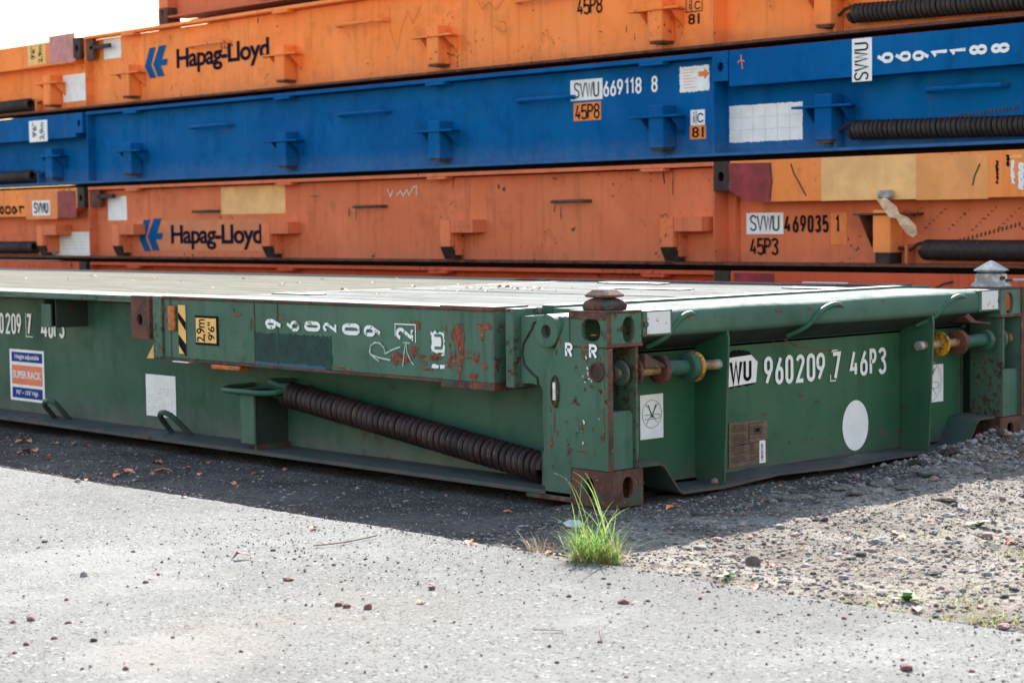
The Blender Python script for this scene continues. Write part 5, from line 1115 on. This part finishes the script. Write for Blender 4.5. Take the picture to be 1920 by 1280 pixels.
shade = [(15, 822, 10), (40, 824, 17), (52, 821, 14), (103, 824, 12), (138, 822, 12), (163, 831, 16), (45, 846, 22), (66, 842, 14), (90, 857, 16), (10, 845, 8), (95, 851, 9), (161, 889, 8), (220, 887, 18), (240, 883, 20), (295, 860, 16), (302, 881, 26), (288, 884, 12), (378, 883, 16), (437, 901, 16), (451, 911, 12), (480, 877, 14), (535, 868, 12), (388, 857, 8), (1258, 953, 18), (952, 948, 12), (1462, 911, 8), (1434, 939, 16), (1450, 938, 12), (352, 867, 9)]
for i, (x, y, w) in enumerate(shade): leaf(x, y, w * 1.35, rnd.choice((5, 5, 5, 3)), 'small dry orange leaf on the dark shaded dirt by the green rack', 'fallen leaves in the shade', seed=i)
edge_l = [(345, 934, 14), (880, 1017, 26), (893, 1020, 10), (955, 1023, 18), (1016, 1030, 22), (1035, 1034, 24), (985, 1010, 10)]
for i, (x, y, w) in enumerate(edge_l): leaf(x, y, w, 0, 'bright orange leaf caught along the concrete edge', 'leaves along the concrete edge', seed=i)
leaf(587, 991, 20, 0, 'single orange leaf on sunlit concrete just below the shadow', 'leaves on the concrete')
leaf(453, 1047, 34, 1, 'crumpled dark red leaf on the concrete', 'leaves on the concrete', curl=.8)
leaf(788, 1131, 20, 2, 'small yellow leaf on the concrete', 'leaves on the concrete')
leaf(1447, 1058, 24, 0, 'orange leaf beside the large round brown stone', 'leaves on the dirt')
leaf(1415, 1093, 26, 0, 'orange leaf among weeds at the concrete edge', 'leaves on the dirt')
leaf(1408, 1003, 14, 3, 'pale orange leaf on the sunlit dirt above the round stone', 'leaves on the dirt')
leaf(1692, 1005, 22, 2, 'yellowish leaf beside the broad grey stone', 'leaves on the dirt')
leaf(1650, 1126, 24, 0, 'orange leaf left of the largest weed at the concrete edge', 'leaves on the dirt')
leaf(1718, 1137, 30, 0, 'orange leaf right under the largest weed at the concrete edge', 'leaves on the dirt')
leaf(1897, 1013, 26, 0, 'orange leaf close to the right edge of the photo', 'leaves on the dirt')
leaf(1682, 948, 14, 3, 'dull orange leaf on the crusted dirt, upper right', 'leaves on the dirt')
leaf(1838, 1133, 18, 1, 'brown leaf among sparse grass, lower right', 'leaves on the dirt')
for i, (x, y, w) in enumerate([(880, 541, 14), (893, 539, 12), (905, 543, 14), (925, 542, 16), (940, 540, 18), (955, 542, 20), (968, 543, 14), (1003, 541, 14), (1015, 543, 12), (985, 542, 12), (860, 546, 10), (912, 547, 10), (775, 538, 12), (645, 546, 16), (700, 531, 10), (605, 525, 8), (455, 524, 8), (290, 522, 8), (175, 519, 12), (130, 524, 8), (250, 527, 9), (740, 523, 12), (340, 529, 7), (860, 534, 8), (820, 544, 9), (835, 543, 12), (1000, 545, 8), (1040, 546, 9), (1075, 541, 8), (1200, 548, 7), (1300, 547, 7), (1450, 548, 6), (560, 531, 8), (50, 523, 8), (400, 540, 8), (710, 552, 10), (530, 534, 12)]):
    leaf(x, y, w, rnd.choice((0, 2, 1, 0)), 'tiny dry leaf lying on the pale deck of the green rack', 'leaves on the deck', z=.649, curl=.35, seed=i)
b = MB(); b.prism([(-.035, -.02), (.0, -.032), (.04, -.012), (.03, .02), (-.01, .03), (-.04, .012)], 2, 0, .006); o = b.build('plastic_scrap', simple('pale_plastic', (.45, .50, .52), .5, .15, 30, 0, .6), bevel=.002); p_ = at(1075, 985, 2, 0); o.location = (p_[0], p_[1], .004); o.rotation_euler = (.12, -.1, .6); tag(o, 'flat pale scrap of plastic on the dark dirt behind the green grass', 'plastic scrap')
# twigs
def twig(pts, r_, label):
    P = [Vector(at(x, y, 2, 0)) + Vector((0, 0, .006)) for x, y in pts]; b = MB(); o0 = P[0].copy(); b.tube([p - o0 for p in P], r_, 6); o = b.build('twig', M['twig'], smooth=True); o.location = o0; return tag(o, label, 'twig')
M['twig'] = simple('dry_twig', (.20, .13, .09), .85, .3, 60, 0, .3)
twig([(588, 1026), (620, 1023), (650, 1019), (680, 1013), (706, 1007)], .0022, 'thin dry twig on the concrete left of the grass')
twig([(1000, 1184), (1030, 1185), (1057, 1186)], .0012, 'short straight twig on the concrete, bottom centre')
twig([(1124, 1180), (1126, 1192), (1128, 1203)], .0012, 'tiny upright looking twig touching a brown stone on the concrete')
twig([(540, 951), (560, 949), (576, 947)], .0018, 'dark twig lying in the shadow of the green rack')

# grass
t = NT('grass_blade'); pz = t.new('ShaderNodeSeparateXYZ'); t.l.new(t.tc, pz.inputs[0]); c = t.mix(t.ramp(pz.outputs[2], .0, .07), (.26, .21, .08), (.15, .29, .055)); c = t.mix(t.ramp(t.noise(22, 3), .42, .6), c, (.28, .38, .12)); c = t.mix(t.ramp(t.noise(34, 2, .5, t.mapv((1, 1, .25))), .60, .68), c, (.38, .30, .16)); GM = t.out(c, .55)
t.b.inputs['Transmission Weight'].default_value = 0; 
# thin blades let light through
tr = t.new('ShaderNodeBsdfTranslucent'); t.l.new(c, tr.inputs[0]); mx_ = t.new('ShaderNodeMixShader'); mx_.inputs[0].default_value = .45; t.l.new(t.b.outputs[0], mx_.inputs[1]); t.l.new(tr.outputs[0], mx_.inputs[2]); t.l.new(mx_.outputs[0], t.n['Material Output'].inputs[0])
DM = simple('dry_grass', (.50, .40, .26), .8, .3, 30, 0, 0); WM = simple('weed_leaf', (.09, .19, .03), .6, .3, 30, 0, .2)
def blades(n, rad, hmin, hmax, w, lean, seed, squash=1.):
    rg = random.Random(seed); b = MB()
    for i in range(n):
        a = rg.uniform(0, 6.28); q = rad * math.sqrt(rg.random()); x0 = q * math.cos(a); y0 = q * math.sin(a) * squash; d = rg.uniform(0, 6.28) * .5 + a * .5 + rg.uniform(-.6, .6)
        h = rg.uniform(hmin, hmax) * (1 - .3 * q / rad); ln = lean * rg.uniform(.2, 1.2) * h; droop = rg.uniform(0, .35) * rg.random(); N = 7; vs = []; dx, dy = math.cos(d), math.sin(d); sx, sy = math.cos(d + 1.57 + rg.uniform(-.9, .9)), math.sin(d + 1.57)
        for k in range(N):
            t_ = k / (N - 1); out = ln * t_ ** 1.7; z = h * (t_ - droop * t_ ** 3) - .004; ww = w * (1 - t_ ** 2.2) * .5 + .0002
            vs += [(x0 + dx * out - sx * ww, y0 + dy * out - sy * ww, z), (x0 + dx * out + sx * ww, y0 + dy * out + sy * ww, z)]
        b.add(vs, [(2 * k, 2 * k + 1, 2 * k + 3, 2 * k + 2) for k in range(N - 1)])
    return b
def plant(mb, name, mat, px, py, label, cat, grp=None):
    o = mb.build(name, mat); p = at(px, py, 2, -.004); o.location = (p[0], p[1], surf(p[0], p[1])); return tag(o, label, cat, grp)
bl = blades(330, .074, .05, .170, .0026, .75, 3, .8)
bl2 = blades(110, .10, .03, .12, .0024, 1.5, 33, .8); bl.add(bl2.v, bl2.f)
rgx = random.Random(6)
for q_ in range(26):
    dx = rgx.uniform(-.06, .06); hh = rgx.uniform(.14, .22) if q_ > 5 else rgx.uniform(.27, .36); tx_ = rgx.uniform(-.17, .12) if q_ > 4 else rgx.uniform(-.15, -.04); ty_ = rgx.uniform(-.06, .06); kink = rgx.uniform(0, .5) if rgx.random() < .35 else 0
    vs = []; N = 12
    for k in range(N):
        t_ = k / (N - 1); o_ = tx_ * t_ ** 1.8; ww = .0019 * (1 - t_ ** 2) + .0003; zz = hh * (t_ - .12 * t_ ** 4 - kink * max(0, t_ - .6) ** 1.3)
        c_ = Vector(((dx + o_) * RT[0] + ty_ * t_ * FW[0], (dx + o_) * RT[1] + ty_ * t_ * FW[1], zz)); sd = Vector(RT) * math.cos(q_) + Vector(FW) * math.sin(q_) * .6
        vs += [tuple(c_ - sd * ww), tuple(c_ + sd * ww)]
    bl.add(vs, [(2 * k, 2 * k + 1, 2 * k + 3, 2 * k + 2) for k in range(N - 1)])
plant(bl, 'grass_tuft', GM, 1116, 1050, 'tall bright green grass tuft growing at the concrete edge below the corner post', 'grass')
plant(blades(70, .11, .01, .05, .0020, 2.2, 88, .7), 'dead_grass', DM, 1125, 1052, 'flattened dead blades round the base of the green grass tuft', 'dry grass')
plant(blades(60, .045, .03, .10, .0018, 1.1, 8), 'dry_grass_tuft', DM, 1017, 1032, 'withered straw coloured grass tuft left of the green grass', 'dry grass')
plant(blades(40, .07, .01, .03, .0025, 1.4, 9), 'dry_grass_tuft', DM, 1085, 1045, 'low straw coloured stubble at the foot of the green grass', 'dry grass')
def weed(px, py, n, L, seed, label, grp='low weeds'):
    rg = random.Random(seed); b = MB()
    for i in range(n):
        a = 6.28 * i / n + rg.uniform(-.4, .4); l = L * rg.uniform(.6, 1.1); w = l * .26; el = rg.uniform(.25, 1.1); N = 6; vs = []
        for k in range(N):
            t_ = k / (N - 1); out = l * t_ * math.cos(el); z = l * t_ * math.sin(el) * (1 - .35 * t_); ww = w * math.sin(math.pi * (.12 + .86 * t_)) + .0004
            vs += [(math.cos(a) * out - math.sin(a) * -ww, math.sin(a) * out + math.cos(a) * -ww, z + ww * .3), (math.cos(a) * out - math.sin(a) * ww, math.sin(a) * out + math.cos(a) * ww, z + ww * .3)]
        b.add(vs, [(2 * k, 2 * k + 1, 2 * k + 3, 2 * k + 2) for k in range(N - 1)])
    return plant(b, 'weed', WM, px, py, label, 'weed', grp)
weed(1366, 1080, 5, .035, 1, 'small broad leaved weed at the concrete edge below the round stone')
weed(1700, 1128, 8, .045, 2, 'largest leafy weed on the concrete edge at lower right')
weed(1836, 985, 4, .05, 3, 'upright single leaf weed on the dirt near the right edge')
weed(1380, 950 + 5, 4, .025, 4, 'tiny weed on the dirt at the edge of the shadow')
for i, (x, y, n, h_, l_) in enumerate([(1385, 1088, 40, .025, 'thin grass wisps beside the small broad leaved weed'), (1690, 1122, 50, .03, 'thin grass wisps behind the largest leafy weed'), (1832, 1130, 50, .035, 'thin grass wisps at lower right near a brown leaf'), (1905, 1040, 70, .04, 'pale grass patch at the right edge of the dirt'), (1905, 1160, 40, .03, 'pale grass wisps in the lower right corner'), (1620, 1120, 24, .02, 'sparse grass wisps left of the orange edge leaf'), (1760, 975, 16, .02, 'sparse grass wisps on the dirt left of the upright leaf weed'), (1870, 1010, 24, .03, 'sparse grass wisps behind the right edge leaf')]):
    plant(blades(n, .07, h_ * .4, h_, .002, .9, 20 + i), 'grass_wisps', GM, x, y, l_, 'grass')

rnd = random.Random(77)
for i in range(22):
    x = rnd.uniform(1560, 1915); y = rnd.uniform(960, 1150) if i % 2 else 1075 + (x - 1250) * .150 - rnd.uniform(2, 14)
    plant(blades(rnd.randint(10, 30), rnd.uniform(.03, .08), .008, rnd.uniform(.02, .045), .002, 1.0, 60 + i), 'grass_wisps', GM, x, y, 'sparse low grass wisps on the sunlit dirt at the right', 'grass', 'sparse grass wisps on the dirt')
for i in range(16):
    x = rnd.uniform(940, 1110); leaf(x, 1022 + (x - 940) * .14 + rnd.uniform(-5, 4), rnd.uniform(8, 20), rnd.choice((0, 0, 3, 1)), 'bright orange leaf caught along the concrete edge', 'leaves along the concrete edge', seed=300 + i)
for i in range(14):
    leaf(rnd.uniform(1250, 1910), rnd.uniform(950, 1100), rnd.uniform(8, 15), rnd.choice((0, 3, 1, 2)), 'small leaf fragment on the sunlit rough dirt', 'leaf fragments on the dirt', seed=400 + i)
for o in list(bpy.data.objects):
    if o.type == 'MESH' and len(o.data.polygons) == 0: bpy.data.objects.remove(o, do_unlink=True)
print('objects', len(bpy.data.objects))
